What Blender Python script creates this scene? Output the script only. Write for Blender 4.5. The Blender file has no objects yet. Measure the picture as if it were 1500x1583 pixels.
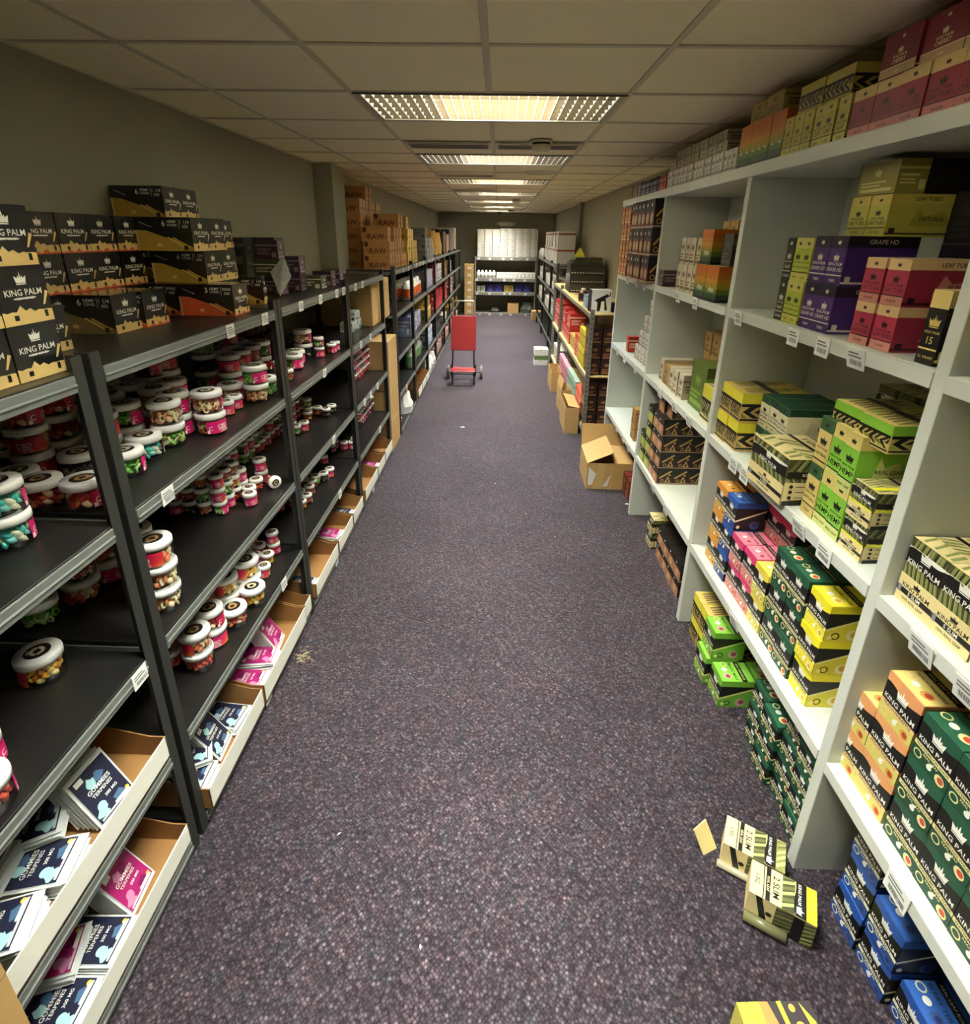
import bpy, math, random
import numpy as np
from mathutils import Matrix, Vector
random.seed(7)
SC = bpy.context.scene
COL = SC.collection
# ------------------------------------------------------------------ camera
FPX, CX, CY = 813.41, 750.92, 651.31
F = Vector((-0.01969161, 0.94296, -0.33232)); 
_p, _y, _r = 0.338757072, -0.0208771928, 0.0152030057
Fv = Vector((math.sin(_y)*math.cos(_p), math.cos(_y)*math.cos(_p), -math.sin(_p)))
Rv = Vector((math.cos(_y), -math.sin(_y), 0)); Uv = Rv.cross(Fv)
R2 = math.cos(_r)*Rv + math.sin(_r)*Uv; U2 = -math.sin(_r)*Rv + math.cos(_r)*Uv
cd = bpy.data.cameras.new('camera'); cam = bpy.data.objects.new('camera', cd); COL.objects.link(cam)
M = Matrix.Identity(4)
for i in range(3):
    M[i][0] = R2[i]; M[i][1] = U2[i]; M[i][2] = -Fv[i]
M[2][3] = 2.05
cam.matrix_world = M
cd.sensor_fit = 'HORIZONTAL'; cd.sensor_width = 36; cd.lens = FPX/1500*36
cd.shift_x = (750-CX)/1500; cd.shift_y = (CY-791.5)/1500
cd.clip_start = 0.02
SC.camera = cam
# ------------------------------------------------------------------ world, exposure, troffer lamps
w = bpy.data.worlds.new('world'); SC.world = w; w.use_nodes = True
w.node_tree.nodes['Background'].inputs[0].default_value = (0.5, 0.5, 0.5, 1)
w.node_tree.nodes['Background'].inputs[1].default_value = 0.02
SC.view_settings.view_transform = 'Standard'; SC.view_settings.look = 'None'
SC.view_settings.gamma = 1; SC.view_settings.use_curve_mapping = False
SC.view_settings.exposure = 1.6
SC.cycles.max_bounces = 10; SC.cycles.diffuse_bounces = 5; SC.cycles.transparent_max_bounces = 12
CEIL = 2.637
LAMP_Y = [2.637 + 1.83*k + 0.305 for k in range(-2, 7)]
LAMP_W = [14, 40, 27, 29, 32, 38, 38, 38, 36]
LAMP_C = [(1, .985, .9), (.98, 1, .93), (1, .985, .86), (.92, .97, 1), (1, .99, .9), (.95, .98, 1), (1, .98, .93), (1, .98, .93), (1, .98, .93)]
for ly, lw, lc in zip(LAMP_Y, LAMP_W, LAMP_C):
    ld = bpy.data.lights.new('troffer_lamp', 'AREA'); ld.shape = 'RECTANGLE'; ld.size = 0.56; ld.size_y = 0.5
    ld.energy = lw*.85; ld.color = lc; ld.spread = math.radians(120)
    lo = bpy.data.objects.new('troffer_lamp', ld); COL.objects.link(lo); lo.location = (-0.03, ly, CEIL+0.09)
    ld = ld.copy(); ld.size = 1.12; ld.energy = lw*.35
    lo = bpy.data.objects.new('troffer_lamp', ld); COL.objects.link(lo); lo.location = (-0.06, ly, CEIL+0.1)

# ------------------------------------------------------------------ materials
MATS = {}
def mat(name, col, rough=.55, noise=.12, scale=30, metal=0, coat=0, emit=0, bump=0, spec=.5, stretch=None):
    if name in MATS: return MATS[name]
    m = bpy.data.materials.new(name); m.use_nodes = True; MATS[name] = m
    nt = m.node_tree; N = nt.nodes; L = nt.links; b = N['Principled BSDF']
    b.inputs['Roughness'].default_value = rough; b.inputs['Metallic'].default_value = metal
    b.inputs['Coat Weight'].default_value = coat; b.inputs['Coat Roughness'].default_value = .12
    b.inputs['Specular IOR Level'].default_value = spec
    c = tuple(x/255 for x in col); c = tuple(x/12.92 if x <= .04045 else ((x+.055)/1.055)**2.4 for x in c)
    tc = N.new('ShaderNodeTexCoord'); nz = N.new('ShaderNodeTexNoise'); nz.inputs['Scale'].default_value = scale; nz.inputs['Detail'].default_value = 3
    if stretch:
        mp = N.new('ShaderNodeMapping'); mp.inputs['Scale'].default_value = stretch
        L.new(tc.outputs['Object'], mp.inputs[0]); L.new(mp.outputs[0], nz.inputs['Vector'])
    else: L.new(tc.outputs['Object'], nz.inputs['Vector'])
    mx = N.new('ShaderNodeMix'); mx.data_type = 'RGBA'
    mx.inputs[6].default_value = (*[x*(1-noise) for x in c], 1); mx.inputs[7].default_value = (*[min(1, x*(1+noise)) for x in c], 1)
    L.new(nz.outputs['Fac'], mx.inputs[0]); L.new(mx.outputs[2], b.inputs['Base Color'])
    if emit:
        b.inputs['Emission Color'].default_value = (*c, 1); b.inputs['Emission Strength'].default_value = emit
    if bump:
        bp = N.new('ShaderNodeBump'); bp.inputs['Strength'].default_value = bump; bp.inputs['Distance'].default_value = .002
        L.new(nz.outputs['Fac'], bp.inputs['Height']); L.new(bp.outputs[0], b.inputs['Normal'])
    return m
PC = {}
def pc(h, rough=.45, coat=0):
    """print / carton colour from a hex string"""
    k = h + ('w' if coat else '') + ('' if rough == .45 else str(rough))
    if k not in PC:
        PC[k] = mat('ink_' + k, tuple(int(h[i:i+2], 16) for i in (0, 2, 4)), rough, .06, 60, coat=coat)
    return PC[k]

# ------------------------------------------------------------------ mesh builder
TXT = {}
def text_polys(s, bold=.012):
    k = s
    if k in TXT: return TXT[k]
    cu = bpy.data.curves.new('t', 'FONT'); cu.body = s; cu.size = 1; cu.resolution_u = 2; cu.offset = bold; cu.fill_mode = 'FRONT'
    o = bpy.data.objects.new('t', cu); COL.objects.link(o)
    me = o.to_mesh()
    V = [(v.co.x, v.co.y) for v in me.vertices]; P = [tuple(p.vertices) for p in me.polygons]
    flip = bool(me.polygons) and me.polygons[0].normal.z < 0
    if flip: P = [p[::-1] for p in P]
    o.to_mesh_clear(); bpy.data.objects.remove(o); bpy.data.curves.remove(cu)
    if V:
        x0 = min(v[0] for v in V); x1 = max(v[0] for v in V); y0 = min(v[1] for v in V); y1 = max(v[1] for v in V)
        V = [((x-(x0+x1)/2)/(y1-y0), (y-(y0+y1)/2)/(y1-y0)) for x, y in V]; asp = (x1-x0)/(y1-y0)
    else: asp = 1
    TXT[k] = (V, P, asp); return TXT[k]

class MB:
    def __init__(s): s.v = []; s.f = []; s.m = []; s.ms = []; s.smooth = []
    def mi(s, m):
        if m not in s.ms: s.ms.append(m)
        return s.ms.index(m)
    def add(s, V, P, m, sm=False):
        n = len(s.v); s.v.extend(V); i = s.mi(m)
        for p in P: s.f.append([a+n for a in p]); s.m.append(i); s.smooth.append(sm)
    def box(s, x0, x1, y0, y1, z0, z1, m, b=0.0):
        if x0 > x1: x0, x1 = x1, x0
        if y0 > y1: y0, y1 = y1, y0
        if z0 > z1: z0, z1 = z1, z0
        if not b:
            V = [(x, y, z) for z in (z0, z1) for y in (y0, y1) for x in (x0, x1)]
            s.add(V, [(0, 2, 3, 1), (4, 5, 7, 6), (0, 1, 5, 4), (2, 6, 7, 3), (0, 4, 6, 2), (1, 3, 7, 5)], m); return
        b = min(b, (x1-x0)*.45, (y1-y0)*.45, (z1-z0)*.45)
        V = []; 
        c = (x0, x1), (y0, y1), (z0, z1)
        idx = {}
        for k in range(8):
            sx, sy, sz = k & 1, k >> 1 & 1, k >> 2
            p = [c[0][sx], c[1][sy], c[2][sz]]; g = [1-2*sx, 1-2*sy, 1-2*sz]
            for a in range(3):
                q = [p[i]+(0 if i == a else g[i]*b) for i in range(3)]
                idx[k, a] = len(V); V.append(tuple(q))
        P = []
        def quad(a, b_, c_, d, nrm):
            pts = [Vector(V[i]) for i in (a, b_, c_, d)]
            n = (pts[1]-pts[0]).cross(pts[2]-pts[0])
            P.append((a, b_, c_, d) if n.dot(Vector(nrm)) > 0 else (d, c_, b_, a))
        for a in range(3):
            o1, o2 = [i for i in range(3) if i != a]
            for side in (0, 1):
                def K(i, j): return side << a | i << o1 | j << o2
                n = [0, 0, 0]; n[a] = 2*side-1
                quad(idx[K(0, 0), a], idx[K(1, 0), a], idx[K(1, 1), a], idx[K(0, 1), a], n)
            for i in (0, 1):
                for j in (0, 1):
                    k0 = i << o1 | j << o2; k1 = k0 | 1 << a
                    n = [0, 0, 0]; n[o1] = 2*i-1; n[o2] = 2*j-1
                    quad(idx[k0, o1], idx[k1, o1], idx[k1, o2], idx[k0, o2], n)
        for k in range(8):
            t = (idx[k, 0], idx[k, 1], idx[k, 2]); pts = [Vector(V[i]) for i in t]
            n = Vector((2*(k & 1)-1, 2*(k >> 1 & 1)-1, 2*(k >> 2)-1))
            P.append(t if (pts[1]-pts[0]).cross(pts[2]-pts[0]).dot(n) > 0 else t[::-1])
        s.add(V, P, m)
    def tube(s, pts, r, m, n=8, caps=True):
        pts = [Vector(p) for p in pts]; V = []; P = []
        for i, p in enumerate(pts):
            d = (pts[min(i+1, len(pts)-1)]-pts[max(i-1, 0)]).normalized()
            a = d.orthogonal().normalized() if i == 0 else (a - d*a.dot(d)).normalized()
            b = d.cross(a)
            for k in range(n):
                t = 2*math.pi*k/n; V.append(tuple(p+(a*math.cos(t)+b*math.sin(t))*r))
        for i in range(len(pts)-1):
            for k in range(n):
                P.append((i*n+k, i*n+(k+1) % n, (i+1)*n+(k+1) % n, (i+1)*n+k))
        s.add(V, P, m, True)
        if caps: s.add(V[:n], [tuple(range(n))[::-1]], m); s.add(V[-n:], [tuple(range(n))], m)
    def lathe(s, prof, m, n=20, c=(0, 0), sm=True):
        V = []; P = []
        for r, z in prof:
            for k in range(n):
                t = 2*math.pi*k/n; V.append((c[0]+r*math.cos(t), c[1]+r*math.sin(t), z))
        for i in range(len(prof)-1):
            for k in range(n): P.append((i*n+k, i*n+(k+1) % n, (i+1)*n+(k+1) % n, (i+1)*n+k))
        s.add(V, P, m, sm)
    def disc(s, c, r, m, n=20):
        s.add([(c[0]+r*math.cos(2*math.pi*k/n), c[1]+r*math.sin(2*math.pi*k/n), c[2]) for k in range(n)], [tuple(range(n))], m)
    def mesh(s, name):
        me = bpy.data.meshes.new(name); me.from_pydata(s.v, [], s.f)
        for m in s.ms: me.materials.append(m)
        me.polygons.foreach_set('material_index', s.m); me.polygons.foreach_set('use_smooth', s.smooth); me.update()
        return me
def link(name, me, parent=None, loc=None):
    o = bpy.data.objects.new(name, me); COL.objects.link(o)
    if parent: o.parent = parent
    if loc: o.location = loc
    return o
def tag(o, label, cat, group=None):
    o['label'] = label; o['category'] = cat
    if group: o['group'] = group
    return o
def clone(src, parent=None):
    c = src.copy(); COL.objects.link(c); c.parent = parent
    for ch in KIDS.get(src.name, []): clone(ch, c)
    return c
KIDS = {}     # prototype object name -> its child objects
class Proto:
    """A kind of thing: the first placement uses the built objects themselves, later ones copy them."""
    def __init__(s, name, root_mesh, parts):
        s.name = name; s.rm = root_mesh; s.parts = parts; s.first = None; s.dims = None
    def place(s, loc, rz, label, cat, group=None, rx=0, ry=0, lite=False):
        if s.first is None:
            r = link(s.name, s.rm); s.first = r; kids = []
            for pn, me, sub in s.parts:
                c = link(pn, me, r); kids.append(c)
                if pn in STUFF: c['kind'] = 'stuff'
                for sn, sm in sub: KIDS.setdefault(c.name, []).append(link(sn, sm, c))
            KIDS[r.name] = kids
        else: r = clone(s.first)
        r.location = loc; r.rotation_euler = (rx, ry, rz)
        return tag(r, label, cat, group)
STUFF = {'gummies', 'small_contents'}

class Face:
    """2-D drawing on a flat (or wrapped) face of a mesh: u to the viewer's right-hand side, v up."""
    def __init__(s, mb, fn, W, H): s.mb = mb; s.fn = fn; s.W = W; s.H = H; s.o = .0004
    def poly(s, pts, m, rel=True):
        s.o += .00012
        V = [s.fn(u*s.W, v*s.H, s.o) if rel else s.fn(u, v, s.o) for u, v in pts]
        s.mb.add(V, [tuple(range(len(V)))], m)
    def rect(s, u0, v0, u1, v1, m): s.poly([(u0, v0), (u1, v0), (u1, v1), (u0, v1)], m)
    def disc(s, u, v, r, m, n=12):
        s.poly([(u*s.W+r*s.H*math.cos(2*math.pi*k/n), v*s.H+r*s.H*math.sin(2*math.pi*k/n)) for k in range(n)], m, False)
    def text(s, t, u, v, h, m, wmax=.92, rot=0):
        V, P, a = text_polys(t); hh = h*s.H
        if rot in (0, 180): hh = min(hh, wmax*s.W/a)
        else: hh = min(hh, wmax*s.H/a)
        s.o += .00012; c, sn = math.cos(math.radians(rot)), math.sin(math.radians(rot))
        s.mb.add([s.fn(u*s.W+(x*c-y*sn)*hh, v*s.H+(x*sn+y*c)*hh, s.o) for x, y in V], P, m)
    def crown(s, u, v, size, m):
        k = size*s.H; s.o += .00012
        pts = [(-.5, -.35), (.5, -.35), (.62, .25), (.3, -.02), (.22, .3), (.1, .05), (0, .62), (-.1, .05), (-.22, .3), (-.3, -.02), (-.62, .25)]
        V = [s.fn(u*s.W+x*k, v*s.H+y*k, s.o) for x, y in [(0, -.1)]+pts]
        s.mb.add(V, [(0, i, i % 11+1) for i in range(1, 12)], m)
        s.mb.add([s.fn(u*s.W+x*k, v*s.H+y*k, s.o) for x, y in ((-.5, -.5), (.5, -.5), (.5, -.41), (-.5, -.41))], [(0, 1, 2, 3)], m)
    def wave(s, v0, v1, m, amp=.06, phase=0, n=10, u0=0, u1=1):
        top = [(u0+(u1-u0)*i/n, v0+amp*math.sin(phase+i/n*6.28)) for i in range(n+1)]
        s.poly([(u1, v1), (u0, v1)]+top, m)
    def jag(s, v0, h, m, n=9, seed=1):
        r = random.Random(seed); top = [(1-i/n, v0+h*(r.random() if i % 2 else .2*r.random())) for i in range(n+1)]
        s.poly([(0, 0), (1, 0)]+top, m)
def faces(mb, w, d, h):
    return {'front': Face(mb, lambda u, v, o: (u-w/2, -d/2-o, v), w, h),
            'back': Face(mb, lambda u, v, o: (w/2-u, d/2+o, v), w, h),
            'left': Face(mb, lambda u, v, o: (-w/2-o, d/2-u, v), d, h),
            'right': Face(mb, lambda u, v, o: (w/2+o, -d/2+u, v), d, h),
            'top': Face(mb, lambda u, v, o: (u-w/2, -d/2+v, h+o), w, d)}
def make_box(name, w, d, h, base, draw, lid=None, lidh=.2, pname='printed_label', bev=.0015):
    g = .0011
    b = MB(); b.box(-w/2+g, w/2-g, -d/2+g, d/2-g, 0, h*(1-lidh) if lid else h-.0004, base, bev)
    parts = []
    if lid:
        l = MB(); l.box(-w/2+.0006, w/2-.0006, -d/2+.0006, d/2-.0006, h*(1-lidh), h-.0004, lid, bev); parts.append(('lid', l.mesh('lid'), []))
    p = MB(); draw(faces(p, w, d, h))
    if p.v: parts.append((pname, p.mesh(pname), []))
    pr = Proto(name, b.mesh(name), parts); pr.dims = (w, d, h); return pr
ORD = 'zeroth first second third fourth fifth sixth seventh eighth ninth tenth eleventh twelfth thirteenth fourteenth fifteenth sixteenth seventeenth eighteenth nineteenth twentieth'.split()
def nth(i):
    if i <= 20: return ORD[i]
    t = {2: 'twenty', 3: 'thirty', 4: 'forty', 5: 'fifty', 6: 'sixty', 7: 'seventy', 8: 'eighty', 9: 'ninety'}
    te = {2: 'twentieth', 3: 'thirtieth', 4: 'fortieth', 5: 'fiftieth', 6: 'sixtieth', 7: 'seventieth', 8: 'eightieth', 9: 'ninetieth'}
    return te[i//10] if i % 10 == 0 else t[i//10] + '-' + ORD[i % 10]
def lev(i, n):
    if n == 1: return ''
    if n == 2: return ('lower', 'upper')[i]
    if n == 3: return ('bottom', 'middle', 'top')[i]
    return 'lowest' if i == 0 else 'topmost' if i == n-1 else nth(i+1) + ' up'
# ------------------------------------------------------------------ room
XL, XR, YB, YF = -1.67, 1.49, 15.25, -2.6
def carpet():
    m = bpy.data.materials.new('carpet'); m.use_nodes = True; N = m.node_tree.nodes; L = m.node_tree.links; b = N['Principled BSDF']
    b.inputs['Roughness'].default_value = .95; b.inputs['Specular IOR Level'].default_value = .1
    tc = N.new('ShaderNodeTexCoord')
    def tex(t, **k):
        n = N.new(t)
        for a, v in k.items(): n.inputs[a.replace('_', ' ')].default_value = v
        L.new(tc.outputs['Object'], n.inputs['Vector']); return n
    def ramp(src, stops):
        r = N.new('ShaderNodeValToRGB'); e = r.color_ramp.elements
        for i, (p, c) in enumerate(stops):
            x = e[i] if i < 2 else e.new(p)
            x.position = p; x.color = (*c, 1)
        L.new(src, r.inputs[0]); return r.outputs[0]
    def mix(f, a, c, mode='MIX'):
        x = N.new('ShaderNodeMix'); x.data_type = 'RGBA'; x.blend_type = mode
        if isinstance(f, float): x.inputs[0].default_value = f
        else: L.new(f, x.inputs[0])
        for i, s in ((6, a), (7, c)):
            if isinstance(s, tuple): x.inputs[i].default_value = (*s, 1)
            else: L.new(s, x.inputs[i])
        return x.outputs[2]
    mp = N.new('ShaderNodeMapping'); mp.inputs['Rotation'].default_value = (0, 0, .785); L.new(tc.outputs['Object'], mp.inputs[0])
    vo = tex('ShaderNodeTexVoronoi', Scale=30.0, Randomness=.3); L.new(mp.outputs[0], vo.inputs['Vector'])
    b.inputs['Sheen Weight'].default_value = .42; b.inputs['Sheen Roughness'].default_value = .45; b.inputs['Sheen Tint'].default_value = (.8, .76, .82, 1)
    loops = ramp(vo.outputs['Distance'], [(0.0, (.9, .9, .9)), (.2, (.3, .3, .3)), (.36, (1.3, 1.3, 1.3)), (.52, (.25, .25, .25))])
    fine = tex('ShaderNodeTexVoronoi', Scale=98.0, Randomness=.6); L.new(mp.outputs[0], fine.inputs['Vector'])
    fleck = ramp(fine.outputs['Color'], [(0.0, (.026, .022, .026)), (.45, (.043, .037, .042)), (.72, (.07, .061, .066)), (.95, (.125, .11, .113))])
    dot = ramp(fine.outputs['Distance'], [(0.0, (1.7, 1.68, 1.68)), (.3, (1.08, 1.06, 1.08)), (.55, (.5, .5, .52))])
    hue = ramp(tex('ShaderNodeTexVoronoi', Scale=24.0).outputs['Color'], [(0.0, (.9, .98, 1.0)), (.5, (1.04, .96, 1.0)), (1.0, (1.16, .96, .95))])
    col = mix(1.0, mix(1.0, fleck, dot, 'MULTIPLY'), hue, 'MULTIPLY')
    col = mix(.35, col, mix(1.0, col, loops, 'MULTIPLY'))
    col = mix(1.0, col, (1.24, 1.2, 1.24), 'MULTIPLY')
    wear = tex('ShaderNodeTexNoise', Scale=1.3, Detail=4.0)
    col = mix(1.0, col, ramp(wear.outputs['Fac'], [(.3, (.8, .79, .8)), (.7, (1.15, 1.16, 1.13))]), 'MULTIPLY')
    L.new(col, b.inputs['Base Color'])
    bp = N.new('ShaderNodeBump'); bp.inputs['Strength'].default_value = .8; bp.inputs['Distance'].default_value = .004
    L.new(fine.outputs['Distance'], bp.inputs['Height']); L.new(bp.outputs[0], b.inputs['Normal'])
    return m
def struct(name, mb, parent=None):
    o = link(name, mb.mesh(name), parent)
    if not parent: o['kind'] = 'structure'
    return o
wallm = mat('wall_paint', (148, 145, 122), .8, .04, 8, spec=.2)
ceilm = mat('ceiling_tile', (245, 236, 202), .9, .06, 90, bump=.3, spec=.1)
gridm = mat('ceiling_grid', (205, 197, 168), .6, .03)
b = MB(); b.box(XL-.1, XR+.1, YF-.1, YB+.1, -.1, 0, carpet()); struct('floor', b)
b = MB(); b.box(XL-.1, XL, YF, YB, 0, CEIL+.2, wallm); struct('wall_left', b)
b = MB(); b.box(XR, XR+.1, YF, YB, 0, CEIL+.2, wallm); struct('wall_right', b)
b = MB(); b.box(XL-.1, XR+.1, YB, YB+.1, 0, CEIL+.2, wallm); struct('wall_back', b)
b = MB(); b.box(XL-.1, XR+.1, YF-.1, YF, 0, CEIL+.2, wallm); struct('wall_front', b)
b = MB(); b.box(XL, -1.5, 5.08, 5.46, 0, CEIL+.05, wallm, .004); struct('wall_pillar', b)
b = MB(); b.box(1.43, XR, 10.2, 10.34, 0, CEIL+.05, wallm, .004); struct('wall_pilaster', b)
# suspended ceiling: board above, lay-in tiles and T-bars below
b = MB(); b.box(XL-.1, XR+.1, YF-.1, YB+.1, CEIL+.16, CEIL+.2, ceilm); ceil = struct('ceiling', b)
T = .61; GX0, GY0 = -1.281, 2.027
xs = [XL] + [GX0+T*i for i in range(5)] + [XR]
ys = [y for y in [GY0+T*i for i in range(-8, 23)] if YF < y < YB]; ys = [YF] + ys + [YB]
lamp_cells = set()
for i in range(len(ys)-1):
    for ly in LAMP_Y:
        if abs((ys[i]+ys[i+1])/2-ly) < .1: lamp_cells.add(i)
tile_me = {}
vent_rows = {i for i in range(len(ys)-1) for k in (0, 1) if abs((ys[i]+ys[i+1])/2-(3.857+.305+1.83*k-.0)) < .35 and abs(ys[i]-(3.857+1.83*k)) < .1}
for i in range(len(ys)-1):
    for j in range(6):
        if j in (2, 3) and i in lamp_cells: continue
        x0, x1, y0, y1 = xs[j]+.009, xs[j+1]-.009, ys[i]+.009, ys[i+1]-.009
        key = (round(x1-x0, 3), round(y1-y0, 3))
        if key not in tile_me:
            b = MB(); b.box(-(x1-x0)/2, (x1-x0)/2, -(y1-y0)/2, (y1-y0)/2, 0, .016, ceilm, .002); tile_me[key] = b.mesh('ceiling_tile')
        link('ceiling_tile', tile_me[key], ceil, ((x0+x1)/2, (y0+y1)/2, CEIL+.003+random.uniform(-.0015, .0015)))
for x in xs[1:-1]:
    cuts = [YF] + [v for ly in LAMP_Y for v in (ly-.305, ly+.305)] + [YB] if abs(x+.061) < .01 else [YF, YB]
    for a_, c_ in zip(cuts[::2], cuts[1::2]):
        b = MB(); b.box(x-.012, x+.012, a_, c_, CEIL-.002, CEIL+.006, gridm, .001); b.box(x-.002, x+.002, a_, c_, CEIL+.006, CEIL+.04, gridm); link('grid_runner', b.mesh('grid_runner'), ceil)
for y in ys[1:-1]:
    b = MB(); b.box(XL, XR, y-.012, y+.012, CEIL-.0015, CEIL+.006, gridm, .001); link('grid_cross_bar', b.mesh('grid_cross_bar'), ceil)
for x0, x1 in ((XL, XL+.02), (XR-.02, XR)):
    b = MB(); b.box(x0, x1, YF, YB, CEIL-.004, CEIL+.01, gridm, .001); link('wall_angle', b.mesh('wall_angle'), ceil)
# troffers with parabolic louvres
alu = mat('louvre_shaded_aluminium', (86, 76, 58), .35, .05, 40, metal=.3)  # cross blades: shade between the bright strips is put into this dark colour
blade_lit = mat('louvre_lit_blade', (225, 220, 205), .35, .03)  # lengthwise blades of the same louvre, painted pale as if catching lamp light
housing = mat('lamp_housing', (120, 108, 88), .5, .03)
blackm = mat('black_slot', (14, 13, 12), .6, .1)
framem = mat('lamp_frame', (176, 172, 152), .5, .03)
tubem = mat('lamp_tube', (255, 250, 232), .4, .02, emit=5)
def troffer():
    X0, X1, Y0, Y1 = -.6, .6, -.295, .295
    b = MB()
    for x0, x1, y0, y1 in ((X0, X1, Y0, Y0+.025), (X0, X1, Y1-.025, Y1), (X0, X0+.025, Y0+.025, Y1-.025), (X1-.025, X1, Y0+.025, Y1-.025)): b.box(x0, x1, y0, y1, -.003, .01, framem, .002)
    fr = b.mesh('frame')
    b = MB(); b.box(X0, X1, Y0, Y1, .125, .13, housing)
    for x0, x1, y0, y1 in ((X0, X1, Y0, Y0+.01), (X0, X1, Y1-.01, Y1), (X0, X0+.01, Y0, Y1), (X1-.01, X1, Y0, Y1)): b.box(x0, x1, y0, y1, .01, .125, housing)
    ho = b.mesh('troffer_light')
    parts = [('frame', fr, [])]
    b = MB(); b.box(X0-.005, X1+.005, Y0-.012, Y0-.003, -.004, .0, blackm); b.box(X0-.005, X1+.005, Y0+.003, Y0+.011, -.0045, -.003, blackm); parts.append(('air_slot', b.mesh('air_slot'), []))
    nx, ny = 26, 6; w = (X1-X0-.05); d = (Y1-Y0-.05)
    def blade(x0, y0, x1, y1):
        b = MB(); t0, t1 = .0015, .004; h0, h1 = .002, .042
        if x0 == x1: V = [(x0-t1, y0, h1), (x0+t1, y0, h1), (x0, y0, h0), (x0-t1, y1, h1), (x0+t1, y1, h1), (x0, y1, h0)]
        else: V = [(x0, y0+t1, h1), (x0, y0-t1, h1), (x0, y0, h0), (x1, y0+t1, h1), (x1, y0-t1, h1), (x1, y0, h0)]
        b.add(V, [(0, 1, 4, 3), (1, 2, 5, 4), (2, 0, 3, 5), (0, 2, 1), (3, 4, 5)], blade_lit if x0 == x1 else alu); return b.mesh('louvre_blade')
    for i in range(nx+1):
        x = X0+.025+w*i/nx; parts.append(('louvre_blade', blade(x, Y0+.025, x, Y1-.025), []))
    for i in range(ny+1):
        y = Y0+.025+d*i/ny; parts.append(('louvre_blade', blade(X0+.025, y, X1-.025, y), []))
    for i in range(3):
        b = MB(); y = (-.18, 0, .18)[i]; b.tube([(-.26, y, .11), (.32, y, .11)], .013, tubem, 10); parts.append(('fluorescent_tube', b.mesh('fluorescent_tube'), []))
    return Proto('troffer_light', ho, parts)
TR = troffer()
for k, ly in enumerate(LAMP_Y):
    TR.place((-.061, ly, CEIL), 0, 'recessed fluorescent troffer with silver louvres, %s above the aisle counted from the near end' % nth(k+1), 'ceiling light', 'troffers along the ceiling')
# slot diffusers, smoke detectors, round grille
slotm = mat('slot_recess', (92, 87, 72), .7, .05)
def vent(x0, x1, y0, y1, label):
    b = MB(); b.box(x0, x1, y0, y1, CEIL-.006, CEIL-.002, gridm, .002); o = link('slot_vent', b.mesh('slot_vent')); tag(o, label, 'vent', 'slot air vents in the ceiling')
    b = MB(); b.box(x0+.02, x1-.02, y0+.05, y1-.02, CEIL-.0075, CEIL-.0062, slotm); link('slot', b.mesh('slot'), o)
    b = MB(); b.box(x0+.02, x1-.02, y0+.025, y0+.045, CEIL-.012, CEIL-.006, gridm, .002); link('vane', b.mesh('vane'), o)
vent(-.655, -.077, 3.90, 4.17, 'long slot air vent with a dark recess beside the smoke detector panel')
vent(-.045, .535, 3.90, 4.17, 'long grey slot air vent passing behind the white smoke detector')
vent(-.655, -.077, 5.88, 6.08, 'narrow slot air vent between the second and third lit troffers in view')
vent(-.655, -.077, 7.72, 7.9, 'narrow slot air vent between the third and fourth lit troffers in view')
plas = mat('detector_plastic', (205, 196, 160), .5, .03)
def detector(x, y, label):
    b = MB(); b.lathe([(0, 0), (.055, 0), (.062, .012), (.062, .03), (.056, .034)], plas, 24)
    o = link('smoke_detector', b.mesh('smoke_detector'), None, (x, y, CEIL-.058)); tag(o, label, 'smoke detector', 'smoke detectors on the ceiling')
    b = MB(); b.lathe([(.058, .033), (.058, .043)], blackm, 24); link('sensor_gap', b.mesh('sensor_gap'), o)
    b = MB(); b.lathe([(.06, .042), (.075, .045), (.078, .056), (.0, .056)], plas, 24); link('mounting_base', b.mesh('mounting_base'), o)
detector(.255, 3.82, 'round cream smoke detector under the slot vent beyond the first lit troffer')
detector(.253, 9.5, 'small round smoke detector between the far troffers')
detector(.236, 13.2, 'tiny smoke detector beside the last troffer near the back wall')
b = MB()
for r in (.16, .12, .08, .04): b.lathe([(r, CEIL-.001), (r-.015, CEIL-.01), (r-.03, CEIL-.001)], gridm, 28, (.375, 5.62))
tag(link('round_grille', b.mesh('round_grille')), 'faint round air grille flush in a ceiling tile past the second troffer', 'vent')

# ------------------------------------------------------------------ black shelving racks
steel = mat('rack_steel', (44, 45, 41), .45, .12, 25, metal=0)
beamm = mat('beam_steel', (104, 108, 102), .38, .08, 25)
board = mat('shelf_board', (29, 28, 26), .32, .45, 9, stretch=(14, 1.2, 1), spec=.5)
paper = mat('tag_paper', (232, 234, 226), .6, .03)
inkg = mat('tag_ink', (120, 122, 120), .6, .03)
LZ = [.065, .46, .855, 1.30, 1.72]
def tagmesh(w=.06, h=.05):
    b = MB(); b.box(-w/2, w/2, -.001, .001, -h/2, h/2, paper)
    f = Face(b, lambda u, v, o: (u-w/2, -.001-o, v-h/2), w, h)
    f.rect(.1, .72, .7, .8, inkg); f.rect(.1, .56, .85, .64, inkg)
    r = random.Random(3); u = .2
    while u < .9:
        k = r.choice((.015, .03)); f.rect(u, .2, u+k, .45, inkg); u += k+r.choice((.015, .03))
    return b.mesh('price_tag')
TAGM = tagmesh()
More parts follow.
